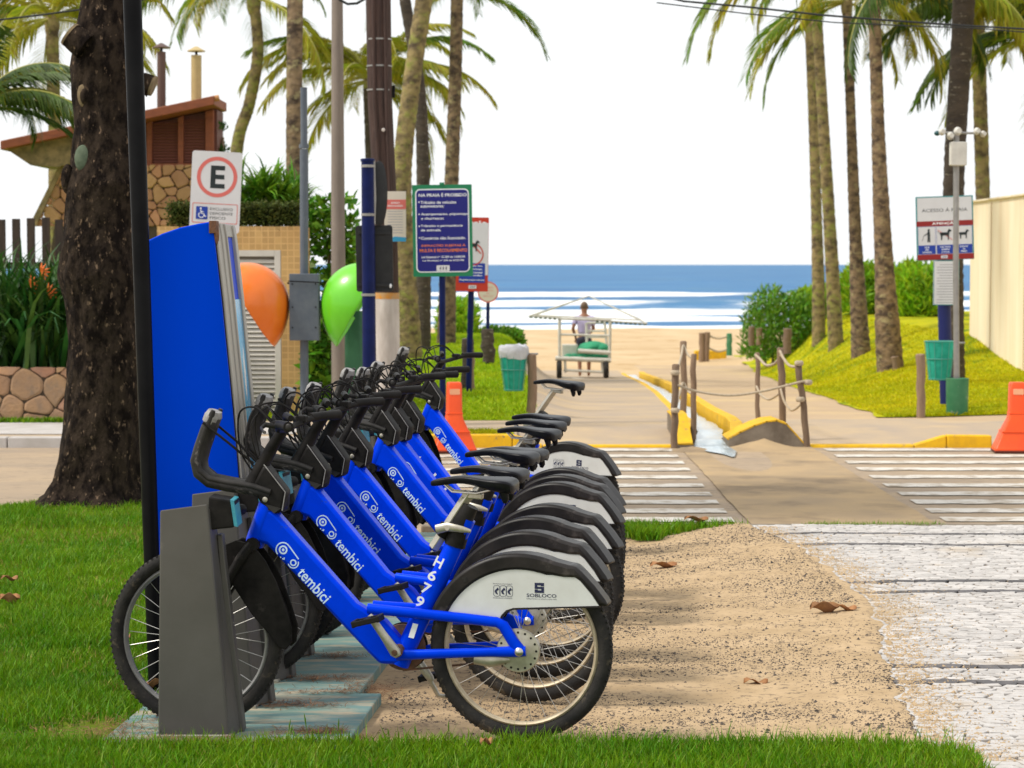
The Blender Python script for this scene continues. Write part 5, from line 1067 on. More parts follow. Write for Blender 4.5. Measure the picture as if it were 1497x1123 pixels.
MB().box(((X(246) + X(441)) / 2, D + .45, (zt2 + zh) / 2), (X(441) - X(246) - .06, .75, zh - zt2 - .06)).build('core', mat('hedge_core', (.018, .028, .008), None, .95), th)
link('leaves', leaf_cloud(np.concatenate([boxpts(5200, X(246), X(441), D + .02, D + .10, zt2 + .0, zh, 1), boxpts(3200, X(246), X(441), D, D + .9, zh - .05, zh + .01, 2)]), .042, 3), LEAFH, th)
for k, (px, dd, hh, n_) in enumerate(((366, 26.6, 1.15, 70), (385, 27.0, 1.35, 80), (404, 26.7, 1.2, 80), (355, 27.4, 1.0, 60), (425, 27.4, 1.1, 60))):
    t = thing('dracaena', ('spiky green dracaena behind the hedge', 'tallest spiky dracaena in the middle behind the hedge', 'spiky dracaena with pale stems behind the hedge', 'smaller spiky dracaena next to the parking sign', 'spiky dracaena partly behind a palm trunk')[k], 'plant', (at(px, 300, dd).x, dd, 0.02), group='spiky plants behind the hedge')
    for q_ in range(5):
        ox, oy = random.uniform(-.16, .16), random.uniform(-.15, .15); zz = zh - .12 + random.uniform(-.1, .5) * hh * .5
        MB().tube([(ox * .6, oy, 0), (ox, oy, zz)], .018, 6).build('stem', PALE, t, smooth=True)
        o = straps(n_ // 2, .02, .32, .62, .055, 80, 40 + k * 9 + q_, .9).build('leaves', LEAFM, t); o.location = (ox, oy, zz)
for k, (px0, px1, py0, py1, dd, n_, lb) in enumerate(((448, 520, 290, 410, 26.5, 2600, 'leafy green shrub filling the gap behind the concrete pole'), (452, 486, 470, 640, 24.9, 1500, 'climbing vine with broad green leaves beside the phone post'), (312, 330, 180, 230, 33.5, 500, 'dark ivy clinging to the end of the brown house'))):
    a, b_ = at(px0, py1, dd), at(px1, py0, dd); t = thing('shrub', lb, 'shrub', ((a.x + b_.x) / 2, dd, 0)); r = np.random.default_rng(k); z0 = max(a.z, .05) if k != 0 else .3
    P = r.uniform([-(b_.x - a.x) / 2, -.25, z0], [(b_.x - a.x) / 2, .25, b_.z], (n_, 3)); P = P[fbm(P[:, 0] * 1.0, P[:, 2], 3.2, k) > .40]
    link('leaves', leaf_cloud(P, .13 if k < 2 else .07, k + 5, .5), LEAFM if k < 2 else LEAFD, t); MB().tube([(0, 0, 0), (.05, 0, z0 + .3), (-.04, 0, b_.z * .8)], .02, 6).build('stem', PW, t)
# ------------------------------------------------------------------ brown house
BROWN = mat('brown_timber', (.27, .075, .03), (.20, .055, .025), .6, scale=6, stretch=(1, 1, 3), bump=.2, bscale=30); DBR = mat('dark_louvre', (.10, .028, .02), (.13, .04, .028), .6, scale=8); SOFF = mat('soffit', (.30, .21, .10), (.12, .095, .045), .8, scale=7); RTILE = mat('roof_tile', (.50, .24, .09), (.42, .19, .08), .8, scale=5, rnd=.2)
t = thing('house', 'brown timber and stone house with sloping tiled roof and metal flues', 'house'); D = 33.
X = lambda px, py=200, d=0: at(px, py, D + d); Q = lambda px, py: (at(px, py, D).x, at(px, py, D).z)
wb = [Q(46, 331), Q(310, 331), Q(310, 241), Q(92, 241)]
wall = MB().prism([(wb[0][0], 0), (wb[1][0], 0)] + wb[1:], D, D + .9).build('wall', MORT, t); stones_in(wall, wb, .19, D - .005, .04, .006, STNH, 9, 1.15)
MB().prism([Q(88, 243), Q(96, 241), Q(54, 331), Q(44, 331)], D - .09, D + .02).build('wall_edge', SOFF, t)
up_ = MB().prism([Q(96, 240), Q(316, 240), Q(316, 160), Q(96, 205)], D + .10, D + .8).build('upper_wall', DBR, t)
rfp = [Q(13, 222), Q(320, 157), Q(320, 144), Q(13, 209)]
rf = MB().prism(rfp, D - .55, D + .9).build('roof', BROWN, t, bevel=.01)
MB().prism([Q(16, 219), Q(110, 199), Q(110, 240), Q(92, 246), Q(52, 243)], D - .35, D + .8).build('soffit', SOFF, t)
for k in range(26):
    f_ = (k + .5) / 26; px, py = 13 + 307 * f_, 208 - 65 * f_; p = at(px, py, D - .45); MB().tube([p + Vector((-.062, 0, -.012)), p + Vector((.062, 0, .012))], .045, 10, flat=.9).build('roof_tile', RTILE, rf, smooth=True)
sv = MB(); n_ = 0
for x0, x1, ytop in ((222, 260, 176), (268, 300, 170)):
    fm = MB().prism([Q(x0, 238), Q(x1, 238), Q(x1, ytop - 2), Q(x0, ytop + 4)], D + .07, D + .10).build('louvre_panel', DBR, t); z = Q(x0, 236)[1]; xc = (Q(x0, 200)[0] + Q(x1, 200)[0]) / 2; wd = Q(x1, 200)[0] - Q(x0, 200)[0]; LM = mat('louvre_slat', (.20, .07, .05), (.15, .05, .035), .55, scale=5)
    s0 = MB().box((0, 0, 0), (wd, .012, .040), Matrix.Rotation(R(-40), 3, 'X'))
    o0 = None
    while z < Q(x0, ytop + 4)[1]:
        if o0 is None: o0 = s0.build('slat', LM, fm, loc=(xc, D + .055, z))
        else: o = o0.copy(); COL.objects.link(o); o.location = (xc, D + .055, z)
        z += .043
for x0, x1, yt_ in ((214, 222, 180), (260, 268, 172), (300, 312, 163), (96, 110, 205)): MB().prism([Q(x0, 241), Q(x1, 241), Q(x1, yt_ - 3), Q(x0, yt_)], D + .0, D + .14).build('timber_post', BROWN, t, bevel=.006)
MB().prism([Q(205, 244), Q(318, 244), Q(318, 239), Q(205, 239)], D - .02, D + .15).build('timber_sill', BROWN, t)
for x0, ytop, m in ((236, 76, mat('brown_flue', (.12, .07, .055), None, .5, metal=.3)), (287, 81, mat('tan_flue', (.50, .38, .17), (.42, .31, .13), .5, scale=4))):
    a, b_ = at(x0, 160, D + .3), at(x0, ytop, D + .3); c_ = MB().tube([a, b_], .065 if x0 < 250 else .078, 16).build('flue', m, rf, smooth=True)
    MB().tube([b_, b_ + Vector((0, 0, .06))], .02, 8).build('flue_neck', BLK, rf); MB().lathe([(.135, .055), (.135, .065), (.02, .13)], 18, b_).build('flue_cap', m, rf, smooth=True)
# ------------------------------------------------------------------ cream wall on the right
CREAM = mat('stained_cream_wall', (.86, .76, .58), (.80, .66, .46), .85, scale=1.2, stretch=(2.5, 2.5, .18), bump=.2, bscale=20, c3=(.66, .44, .24), s3=1.5, lo3=.55, hi3=.8)
t = thing('boundary_wall', 'tall cream rendered boundary wall with rain stains', 'wall'); ztw = 2.86
MB().box((8.62, 33.5, .9), (.24, 15.6, 3.9)).build('render', CREAM, t); 
for k in range(6): MB().box((8.495, 26.5 + 2.6 * k, 1.2), (.012, .02, 3.2)).build('joint', mat('wall_joint', (.45, .32, .2), None, .9) if k == 0 else bpy.data.materials['wall_joint'], t)
MB().box((8.60, 33.5, 2.865), (.30, 15.62, .035)).build('coping', CREAM, t, bevel=.006)
p = at(1478, 296, 34); t = thing('wall_lamp', 'small pale floodlight bracket on the cream wall', 'lamp', (8.46, p.y, p.z)); MB().box((-.06, 0, 0), (.14, .28, .10), Matrix.Rotation(R(-20), 3, 'Y')).build('housing', PALE, t, bevel=.02); MB().box((.0, 0, -.07), (.10, .08, .06)).build('bracket', BLK, t); MB().tube([(.03, -.1, -.09), (-.03, .0, -.10), (.03, .12, -.05)], .012, 6).build('lead', BLK, t)
# ------------------------------------------------------------------ dark tree by the road
BARK = mat('dark_bark', (.036, .025, .018), (.009, .006, .005), .92, lo=.42, hi=.58, scale=15, bump=1., bscale=16, bdist=.035, stretch=(1, 1, .55), c3=(.20, .135, .09), s3=34, lo3=.60, hi3=.70, spec=.08)
CUT = mat('cut_wood', (.23, .165, .09), (.14, .10, .055), .9, scale=14, bump=.5, bscale=30); LICH = mat('lichen', (.075, .10, .065), (.12, .15, .10), .95, scale=20, bump=.5, bscale=40)
D = 15.5; t = thing('street_tree', 'thick dark barked street tree with sawn limbs and lichen on the lawn', 'tree')
pr_ = [(735, 40, 225), (722, 62, 208), (700, 76, 204), (660, 84, 204), (620, 92, 205), (560, 98, 207), (500, 101, 208), (440, 96, 208), (405, 86, 207), (370, 90, 206), (330, 97, 204), (295, 98, 206), (270, 100, 214), (240, 106, 208), (190, 111, 202), (150, 109, 200), (100, 106, 203), (50, 112, 200), (0, 120, 196), (-60, 118, 200), (-120, 108, 214)]
n = 72; V = []; fine = np.linspace(735, -120, 150); lx = np.interp(-fine, [-a for a, _, _ in pr_], [b_ for _, b_, _ in pr_]); rx = np.interp(-fine, [-a for a, _, _ in pr_], [c_ for _, _, c_ in pr_])
for i, py in enumerate(fine):
    c = at((lx[i] + rx[i]) / 2, py, D); r0 = (rx[i] - lx[i]) / 2 * M2P(D)
    for j in range(n):
        a = 2 * math.pi * j / n; fl = max(0, (py - 600) / 135); e = 1 + .09 * (float(fbm(math.cos(a) * 1.3, c.z * 2 + math.sin(a) * 1.3, 2.2, 3)) - .5) * 2 + fl * .22 * (math.sin(a * 5 + 1) * .5) + .05 * (float(fbm(a * 6, c.z * 9, 1, 5)) - .5)
        V.append((c.x + r0 * e * math.cos(a), c.y + r0 * e * math.sin(a), c.z - (.08 if i == 0 else 0)))
trunk = MB().add(V, [(i * n + j, i * n + (j + 1) % n, (i + 1) * n + (j + 1) % n, (i + 1) * n + j) for i in range(len(fine) - 1) for j in range(n)]).build('trunk', BARK, t, smooth=True)
def stub(pts, r0, r1, yoff, lip=True):
    P = [at(x, y, D - yoff) for x, y in pts]; MB().tube(P, np.linspace(r0, r1, len(P)), 18).build('limb_stub', BARK, trunk, smooth=True)
    d = (P[-1] - P[-2]).normalized(); MB().tube([P[-1] - d * .012, P[-1] + d * .006, P[-1] + d * .008], [r1 * 1.06, r1 * 1.02, r1 * .5], 20).build('sawn_face', CUT, trunk, smooth=True)
stub([(125, 68), (112, 58), (102, 50)], .10, .085, .18); stub([(205, 128), (214, 122), (224, 126)], .08, .07, .05)
def patch(px, py, w_, h_, m, name, dy):
    c = at(px, py, D - dy + .018); MB().ell(c, (w_ * M2P(D), .035, h_ * M2P(D)), 20, 12).build(name, m, trunk, smooth=True)
patch(125, 139, 12, 19, CUT, 'limb_scar', .175); patch(124, 141, 7, 12, BARK, 'scar_hollow', .195); patch(122, 232, 13, 20, LICH, 'lichen_patch', .20);
patch(99, 262, 10, 22, BARK, 'burr', .10); patch(205, 270, 9, 22, BARK, 'burr', .10)
# short unseen crown limbs above the frame
def crown_leaves(c, r, n_, seed): q_ = np.random.default_rng(seed).normal(size=(n_, 3)); q_ /= np.linalg.norm(q_, axis=1)[:, None]; return np.array(c) + q_ * np.array(r) * np.random.default_rng(seed + 1).uniform(.3, 1, n_)[:, None] ** .5
ct = at(160, -120, D); lm = MB()
for dx, dy, dz in ((-1.2, .4, 1.6), (1.0, .6, 1.8), (.1, -.5, 2.0)): lm.tube([ct, ct + Vector((dx * .4, dy * .4, dz * .6)), ct + Vector((dx, dy, dz))], [.20, .13, .06], 10)
lm.build('limbs', BARK, trunk, smooth=True); link('crown', leaf_cloud(crown_leaves((ct.x, ct.y + .3, ct.z + 2.6), (1.9, 1.6, 1.2), 6000, 3), .16, 8), LEAFM, t)
# ------------------------------------------------------------------ palms
TRK = mat('palm_trunk_bark', (.25, .17, .10), (.055, .036, .026), .9, lo=.38, hi=.62, scale=4.5, stretch=(1.3, 1.3, 1.8), bump=.9, bscale=9, bdist=.03, c3=(.30, .25, .13), s3=5, lo3=.55, hi3=.68, rnd=.15); TRKY = mat('mossy_palm_bark', (.30, .225, .10), (.085, .06, .035), .9, lo=.38, hi=.62, scale=4, stretch=(1.3, 1.3, 1.7), bump=.9, bscale=9, bdist=.03, c3=(.25, .25, .06), s3=3.5, lo3=.5, hi3=.66); TRKD = mat('dark_palm_bark', (.075, .055, .042), (.04, .03, .024), .9, scale=4, stretch=(1, 1, 2.5), bump=.9, bscale=9, bdist=.03, c3=(.2, .17, .13), s3=8, lo3=.58, hi3=.68)
FRG = mat('palm_green', (.10, .20, .012), (.20, .26, .02), .5, scale=1.2, island=.4, hue=.03, trans=.4, spec=.3); FRY = mat('palm_yellow', (.40, .33, .02), (.24, .29, .02), .55, scale=.9, island=.35, hue=.03, trans=.4, spec=.25); FRD = mat('palm_dark', (.035, .075, .012), (.07, .12, .015), .5, scale=1.5, island=.4, trans=.3, spec=.3)
RACH = mat('palm_rachis', (.32, .30, .06), None, .6)
def frond_mesh(L_, e0, e1, leaf, seed, drop):
    r = random.Random(seed); pts = []; p = Vector((0, 0, 0)); n = 26
    for k in range(n + 1):
        pts.append(p.copy()); e = R(e0 + (e1 - e0) * (k / n) ** 1.2); p = p + Vector((math.cos(e), 0, math.sin(e))) * L_ / n
    V, Fc = [], []
    for k in range(3, n + 1):
        for sub in range(3):
            u_ = min(1, (k + sub / 3) / n); i_ = min(int(u_ * n), n - 1); q0 = pts[i_].lerp(pts[i_ + 1], u_ * n - i_); d = (pts[i_ + 1] - pts[i_]).normalized(); upv = Vector((-d.z, 0, d.x))
            ll = leaf * (math.sin(min(1, u_ * 1.12 + .10) * math.pi * .93) ** .6) * r.uniform(.85, 1.1)
            for s in (-1, 1):
                dr = (d * .75 + Vector((0, s, 0)) * .75 + upv * r.uniform(.0, .25)).normalized(); w_ = d * .020 + upv * .010; a = q0; b_ = a + dr * ll * .5 + Vector((0, 0, -drop * ll * .16)); c_ = a + dr * ll * .92 + Vector((0, 0, -drop * ll * .62)) * r.uniform(.7, 1.3)
                k0 = len(V); V += [a - w_ * .6, a + w_ * .6, b_ + w_, b_ - w_, c_]; Fc += [(k0, k0 + 1, k0 + 2, k0 + 3), (k0 + 3, k0 + 2, k0 + 4)]
    me = bpy.data.meshes.new('frond'); me.from_pydata(V, [], Fc); rb = MB().tube(pts, [.035 * (1 - k / n) + .006 for k in range(n + 1)], 5)
    m2 = bpy.data.meshes.new('rachis'); m2.from_pydata(rb.v, [], rb.f); return me, m2
FR = {}
for kind, args in {'up': (3.2, 62, -38, .75, 1, .8), 'out': (3.3, 25, -62, .8, 2, 1.0), 'hang': (3.0, -15, -86, .75, 3, .55), 'arch': (3.4, 45, -70, .8, 4, 1.1)}.items(): FR[kind] = frond_mesh(*args)
def frond(parent, pos, kind, az, tilt, sc, m):
    a, r_ = FR[kind]; key = kind + m.name
    if key not in FR: FR[key] = a.copy(); FR[key].materials.append(m); 
    if not r_.materials: r_.materials.append(RACH)
    o = link('frond', FR[key], None, parent); o.location = pos; o.rotation_euler = (0, R(-tilt), R(az)); o.scale = (sc,) * 3
    q_ = link('frond_rib', r_, None, o); return o
def palm(label, pts, D, radii, m, crown=None, cm=FRG, nf=13, sc=1., seed=0, extra=(), dead=0, low=True):
    P = [at(x, y, D) for x, y in pts]; t = thing('palm_tree', label, 'palm tree', (P[0].x, D, P[0].z)); o0 = P[0].copy(); P = [p - o0 for p in P]
    # dense smooth path with ring scars
    K = 90; pts_, rr = [], []
    ln = np.cumsum([0] + [(P[k + 1] - P[k]).length for k in range(len(P) - 1)]); 
    for k in range(K + 1):
        s = ln[-1] * k / K; i_ = min(int(np.searchsorted(ln, s, 'right')) - 1, len(P) - 2); v = (s - ln[i_]) / (ln[i_ + 1] - ln[i_])
        g_ = lambda q_: P[max(0, min(len(P) - 1, q_))]; a, b_, c_, d_ = g_(i_ - 1), g_(i_), g_(i_ + 1), g_(i_ + 2)
        pts_.append(.5 * ((2 * b_) + (c_ - a) * v + (2 * a - 5 * b_ + 4 * c_ - d_) * v * v + (3 * b_ - a - 3 * c_ + d_) * v ** 3))
        rr.append(float(np.interp(s / ln[-1], np.linspace(0, 1, len(radii)), radii)) * (1 + .035 * math.sin(k * 2.6 + seed) + .05 * (random.random() - .5)))
    pts_[0] = pts_[0] + Vector((0, 0, -.25)); MB().tube(pts_, rr, 14).build('trunk', m, t, smooth=True)
    if crown:
        c = at(*crown, D) - o0; r = random.Random(seed)
        MB().ell(c - Vector((0, 0, .1)), (.16 * sc, .16 * sc, .35 * sc), 12, 8).build('crown_heart', TRKY, t, smooth=True)
        for k in range(nf):
            az = 360 * k / nf * 2.4 + r.uniform(-20, 20); kind = ('up', 'out', 'arch', 'out', 'hang')[k % 5] if low else ('up', 'out', 'arch')[k % 3]
            frond(t, c, kind, az, r.uniform(-10, 14), sc * r.uniform(.85, 1.1), FRY if (kind == 'hang' or k % 4 == dead) else cm)
        for kind, az, tilt, s2, mm in extra: frond(t, c, kind, az, tilt, s2, mm)
    return t
palm('slim palm with mottled bark furthest along the beach lawn group', [(1197, 492), (1196, 400), (1190, 200), (1182, 0), (1180, -70)], 54, [.17, .135, .12, .12], TRKY, (1180, -75), FRG, 7, .9, 1, extra=(('hang', 185, 5, 1.35, FRG), ('hang', 165, 0, 1.2, FRY)))
palm('slim palm crossing its neighbour, second of the beach lawn group', [(1222, 507), (1217, 400), (1205, 200), (1193, 0), (1190, -90)], 50, [.18, .14, .12, .115], TRKY, (1189, -95), FRG, 6, .9, 2)
palm('mottled palm with low yellow fronds beside the bright hedge', [(1259, 525), (1252, 380), (1245, 200), (1240, 60), (1238, 6)], 45, [.21, .13, .10, .10], TRK, (1238, 2), FRG, 9, .75, 3, extra=(('hang', 190, 4, .95, FRY), ('hang', 205, 12, 1.0, FRG), ('hang', 172, -4, .9, FRG)))
palm('stout pale barked palm with flared scarred foot on the beach lawn', [(1303, 556), (1297, 470), (1286, 250), (1279, 40), (1277, -6)], 39, [.26, .165, .115, .105], TRK, (1277, -12), FRY, 9, .85, 4, extra=(('out', 5, -6, .95, FRY), ('arch', -15, -22, 1.1, FRY), ('out', 25, -14, .9, FRD)))
palm('dark barked palm rising behind the beach access sign', [(1392, 560), (1392, 430), (1395, 250), (1406, 60), (1412, -70)], 33.5, [.20, .16, .16, .17], TRKD, (1413, -80), FRD, 11, 1.0, 5, extra=(('out', 200, -30, .9, FRD),))
palm('slim grey palm standing behind the cream wall', [(1440, 560), (1437, 300), (1432, 120), (1427, -30)], 45, [.2, .15, .145, .15], TRKY, (1426, -36), FRD, 12, .9, 6)
palm('palm beyond the cream wall whose dark fronds reach into view', [(1560, 560), (1556, 300), (1545, 60)], 41, [.24, .20, .18], TRKD, (1545, 50), FRD, 18, 1.05, 7, extra=(('out', 180, 10, 1.1, FRD), ('arch', 190, 0, 1.15, FRD), ('hang', 176, 20, 1., FRG), ('out', 160, 22, 1.2, FRD), ('up', 185, -10, 1.2, FRD)))
palm('straight mottled palm rising behind the spiky plants and phone post', [(430, 560), (430, 300), (430, 150), (432, -60)], 31, [.12, .112, .112, .11], TRK, None)
palm('curved thin palm with arching fronds behind the brown house', [(330, 420), (346, 220), (365, 150), (377, 75), (371, 0)], 45, [.14, .13, .12, .11], TRKY, (371, -4), FRG, 11, .95, 9, extra=(('arch', 180, -8, .95, FRG), ('arch', 0, -4, .5, FRG)))
palm('thick leaning palm with pale bark behind the wooden utility pole', [(600, 530), (594, 420), (588, 260), (602, 120), (620, 0), (628, -60)], 37, [.22, .17, .155, .145, .14], TRKY, None)
palm('slender dark palm tangled behind the thick leaning palm', [(617, 520), (619, 400), (618, 230), (612, 120), (592, 0), (586, -50)], 41, [.16, .13, .11, .10], TRKD, (585, -55), FRG, 7, .6, 11)
palm('straight mottled palm behind the rules board with drooping fronds', [(652, 520), (655, 400), (660, 270), (666, 100), (668, 0), (669, -10)], 44, [.2, .15, .13, .12], TRK, (669, -14), FRG, 6, .55, 12, extra=(('hang', 10, 12, .75, FRG),))
palm('young palm with broad yellow green crown behind the wooden utility pole', [(546, 560), (545, 400), (543, 230), (540, 130)], 46, [.16, .14, .13, .13], TRKD, (540, 118), FRY, 22, .80, 13, extra=(('out', 0, 5, .85, FRY), ('arch', 182, 5, .9, FRY), ('out', 175, 28, .85, FRG), ('up', 5, -6, .9, FRG), ('arch', 20, -18, .75, FRY)))
palm('short palm with golden fronds behind the house roof', [(82, 420), (80, 190), (78, 120), (76, 40)], 38, [.13, .12, .11, .11], TRKY, (76, 28), FRY, 20, .80, 14, extra=(('hang', 185, 10, .8, FRY), ('out', 180, 0, .8, FRG)))
palm('palm left of the house with feathery grey green fronds', [(-40, 420), (-42, 300), (-40, 170)], 30, [.12, .11, .1], TRKD, (-38, 160), FRD, 14, .62, 15, extra=(('arch', 0, 12, .62, FRD), ('out', -8, 20, .6, FRD), ('hang', 5, 22, .6, FRD)))
# ------------------------------------------------------------------ seaside bushes
def bush(label, px0, px1, pyt, pyb, D, depth, n_, m, size, seed, strap=False):
    a, b_ = at(px0, pyb, D), at(px1, pyt, D); cx_ = (a.x + b_.x) / 2; z0 = float(zt(cx_, D)); t = thing('seaside_bush', label, 'bush', (cx_, D, z0)); r = np.random.default_rng(seed); hw = (b_.x - a.x) / 2; H_ = b_.z - z0
    q_ = r.uniform(-1, 1, (n_ * 3, 3)); q_[:, 2] = np.abs(q_[:, 2]); lim = 1 - .35 * fbm(q_[:, 0] * 2 + 5, q_[:, 1] * 2, 1.6, seed); rad = np.sqrt(q_[:, 0] ** 4 + q_[:, 1] ** 2 * .9 + q_[:, 2] ** 3); q_ = q_[(rad < lim) & (rad > .25)][:n_]
    link('leaves', leaf_cloud(q_ * np.array([hw, depth, H_]) * 1.06, size, seed, .22 if strap else .5, 1.1 if strap else .4), m, t); st = MB()
    for k in range(7): x_ = hw * (k / 3 - 1) * .8; st.tube([(x_ * .7, 0, -.1), (x_, random.uniform(-.3, .3), H_ * .6)], [.04, .015], 6)
    st.build('stems', PW, t); return t
bush('dark green rounded seaside bush at the lawn corner', 1083, 1200, 417, 497, 58, 1.3, 5200, LEAFM, .20, 1, True); bush('loose bright green shrub between the dark bush and the palms', 1160, 1246, 418, 494, 59, 1.1, 4200, LEAFB, .22, 2, True)
bush('bright yellow green shrub hedge behind the two middle palms', 1225, 1320, 388, 492, 56, 1.4, 6000, LEAFB, .26, 3, True); bush('taller bright green shrub hedge running to the cream wall', 1300, 1384, 383, 482, 53, 1.4, 6000, LEAFB, .26, 4, True)
bush('low scrub of yellow green shoots beyond the rules board', 640, 700, 435, 500, 52, 1.2, 2600, LEAFB, .22, 5, True); bush('low green bush at the end of the far lawn', 690, 768, 478, 508, 53, .8, 2600, LEAFM, .13, 6)
wpost(683, 572, 684, 496, 28.1, .075, 'dark rotten stump post beside the warning sign', m=TRKD, wob=.02); wpost(690, 572, 689, 520, 27.9, .04, 'pale split stake leaning against the dark stump', m=PW); wpost(714, 524, 713, 482, 35, .10, 'squat dark stump beneath the round sign', m=TRKD, wob=.03)
wpost(1311, 560, 1308, 522, 38.5, .07, 'short split stake against the stout pale palm', m=PW, wob=.02)
# ------------------------------------------------------------------ grass
def blades(name, X, Y, Z, h0, h1, wd, m, seed, lean=.5):
    r = np.random.default_rng(seed); n = len(X); a = r.uniform(0, 2 * np.pi, n); h = r.uniform(h0, h1, n); l_ = r.uniform(.1, 1, n) * lean * h; b_ = r.uniform(0, 2 * np.pi, n); w_ = wd * r.uniform(.7, 1.3, n) / 2
    s = np.stack([np.cos(a) * w_, np.sin(a) * w_, 0 * a], -1); d = np.stack([np.cos(b_) * l_, np.sin(b_) * l_, 0 * a], -1); B = np.stack([X, Y, Z], -1); up = np.zeros((n, 3)); up[:, 2] = h
    V = np.stack([B - s, B + s, B + d * .35 + up * .55 - s * .8, B + d * .35 + up * .55 + s * .8, B + d + up * .98], 1).reshape(-1, 3); k = np.arange(n)[:, None] * 5
    return structure(link(name, npmesh(name, V, np.concatenate([k + [0, 1, 3], k + [0, 3, 2], k + [2, 3, 4]])), m), 'stuff')
g = np.random.default_rng(11); STRAW = mat('dry_grass_blade', (.34, .27, .07), (.26, .24, .05), .7, scale=3, island=.4, trans=.3, spec=.1)
n = 150000; Y = 7.35 + (15.55 - 7.35) * g.random(n) ** 1.25; X = -(Y * .2303 + .25) + g.random(n) * (Y * .2303 + .25 - .9); ok = X < lawn_r(Y) - .02 + .05 * g.normal(size=n)
bare = np.exp(-(((X + 1.55) / .22) ** 2 + ((Y - 8.05) / .35) ** 2)); ok &= (g.random(n) > bare * 1.15) & (fbm(X, Y, 3, 6) + .35 * g.random(n) > .36); X, Y = X[ok], Y[ok]
zl = .09 * np.exp(-(((X + 2.93) / .5) ** 2 + ((Y - 15.4) / .5) ** 2)); sz = .55 + .9 * fbm(X, Y, 2, 4)
tall = fbm(X, Y, 2.2, 4) + .25 * fbm(X, Y, 9, 7) > .66; dry = g.random(len(X)) < .05 + .10 * (fbm(X, Y, 1.7, 9) > .58)
for nm, kk, h0, h1, mm, sd_ in (('lawn_grass', ~tall & ~dry, .016, .046, GRASS, 12), ('tall_lawn_grass', tall & ~dry, .03, .075, GRASS, 21), ('dry_lawn_grass', dry, .015, .05, STRAW, 22)): blades(nm, X[kk], Y[kk], zl[kk] - .004, h0, h1, .0052, mm, sd_, .95)
n = 30000; X = g.uniform(-1.95, 1.60, n); edge = 7.755 + .07 * fbm(X, X * 0, 2.2, 3) + .03 * fbm(X, X * 0, 9, 5) - .16 * smooth01(1.2, 1.7, X) - .10 * smooth01(-.9, -1.7, -(-X)) * 0; Y = 7.25 + (edge - 7.25) * g.random(n) ** .7
Y += np.abs(g.normal(0, .012, n)); k_ = g.random(n) < .06; blades('dry_verge_grass', X[k_], Y[k_], 0 * X[k_], .02, .06, .005, STRAW, 23, .9); X, Y = X[~k_], Y[~k_]; blades('verge_grass', X, Y, .0 * X, .026, .070, .0052, GRASS, 13, .8)
n = 900; X = g.uniform(-1.8, 1.6, n); Y = 7.73 + .07 * fbm(X, X * 0, 2.2, 3) + g.normal(0, .05, n); blades('tall_grass', X, Y, 0 * X, .05, .10, .0042, GRASS, 17, .7)
n = 5200; X = g.uniform(.55, 1.56, n); Y = g.uniform(14.05, 14.62, n); ok = Y > 14.62 - .55 * (1 - smooth01(.9, 1.55, X)) * fbm(X, Y, 3, 2) * 1.5 - .05; blades('kerb_grass', X[ok], Y[ok], -.04 + 0 * X[ok], .04, .10, .009, GRASS, 14, .8)
n = 2600; X = g.uniform(1.95, 2.85, n); Y = g.normal(14.66, .04, n); blades('kerb_grass', X, Y, -.09 + 0 * X, .04, .115, .009, GRASS, 15, .7)
n = 1600; X = g.uniform(-1.35, -.3, n) ; Y = 8.2 + 6 * g.random(n); ok = fbm(X, Y, 2.5, 9) > .62; 
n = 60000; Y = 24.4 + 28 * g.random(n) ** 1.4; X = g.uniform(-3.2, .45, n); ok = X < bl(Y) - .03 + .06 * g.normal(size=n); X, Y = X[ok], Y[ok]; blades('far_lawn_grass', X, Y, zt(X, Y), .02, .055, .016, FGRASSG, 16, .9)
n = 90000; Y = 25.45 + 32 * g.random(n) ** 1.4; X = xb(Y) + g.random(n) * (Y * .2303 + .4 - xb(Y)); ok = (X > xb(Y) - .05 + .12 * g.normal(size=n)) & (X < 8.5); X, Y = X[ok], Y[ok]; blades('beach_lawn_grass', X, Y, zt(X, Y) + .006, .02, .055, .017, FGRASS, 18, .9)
n = 1800; X = g.uniform(-1.0, .0, n); Y = g.uniform(22.12, 22.52, n); blades('verge_strip_grass', X, Y, .01 + 0 * X, .02, .06, .016, FGRASS, 19, .8)
n = 2500; X = g.uniform(-6, -3.4, n); Y = g.normal(24.0, .03, n); blades('wall_foot_grass', X, Y, 0 * X, .03, .08, .014, GRASS, 20, .8)
# seed stalks in front of the plate
for k, (px, h_) in enumerate(((343, .07), (418, .12), (421, .10), (452, .13), (494, .11), (512, .08), (573, .09), (590, .07), (610, .09), (655, .10), (668, .07), (700, .08), (742, .07))):
    p = ground(px, 1098 + (k * 7 % 9)); p.z = -.012; b = MB(); ln_ = random.uniform(-.015, .015); b.tube([p, p + Vector((ln_ * .4, 0, h_ * .6)), p + Vector((ln_, 0, h_))], [.0016, .0013, .0009], 5)
    b.tube([p + Vector((ln_ * .8, 0, h_ * .8)), p + Vector((ln_, 0, h_)), p + Vector((ln_ * 1.3, 0, h_ * 1.18))], [.001, .0032, .0008], 5)
    for s in (-1, 1): b.tube([p + Vector((ln_ * .3, 0, h_ * .3)), p + Vector((s * .02, 0, h_ * .45)), p + Vector((s * .035, 0, h_ * .55))], [.0012, .003, .0006], 4, flat=.3)
    tag(b.build('grass_stalk', LEAFM), 'thin wild grass stalk with seed head in front of the bicycles', 'grass stalk', 'wild grass stalks before the bicycles')
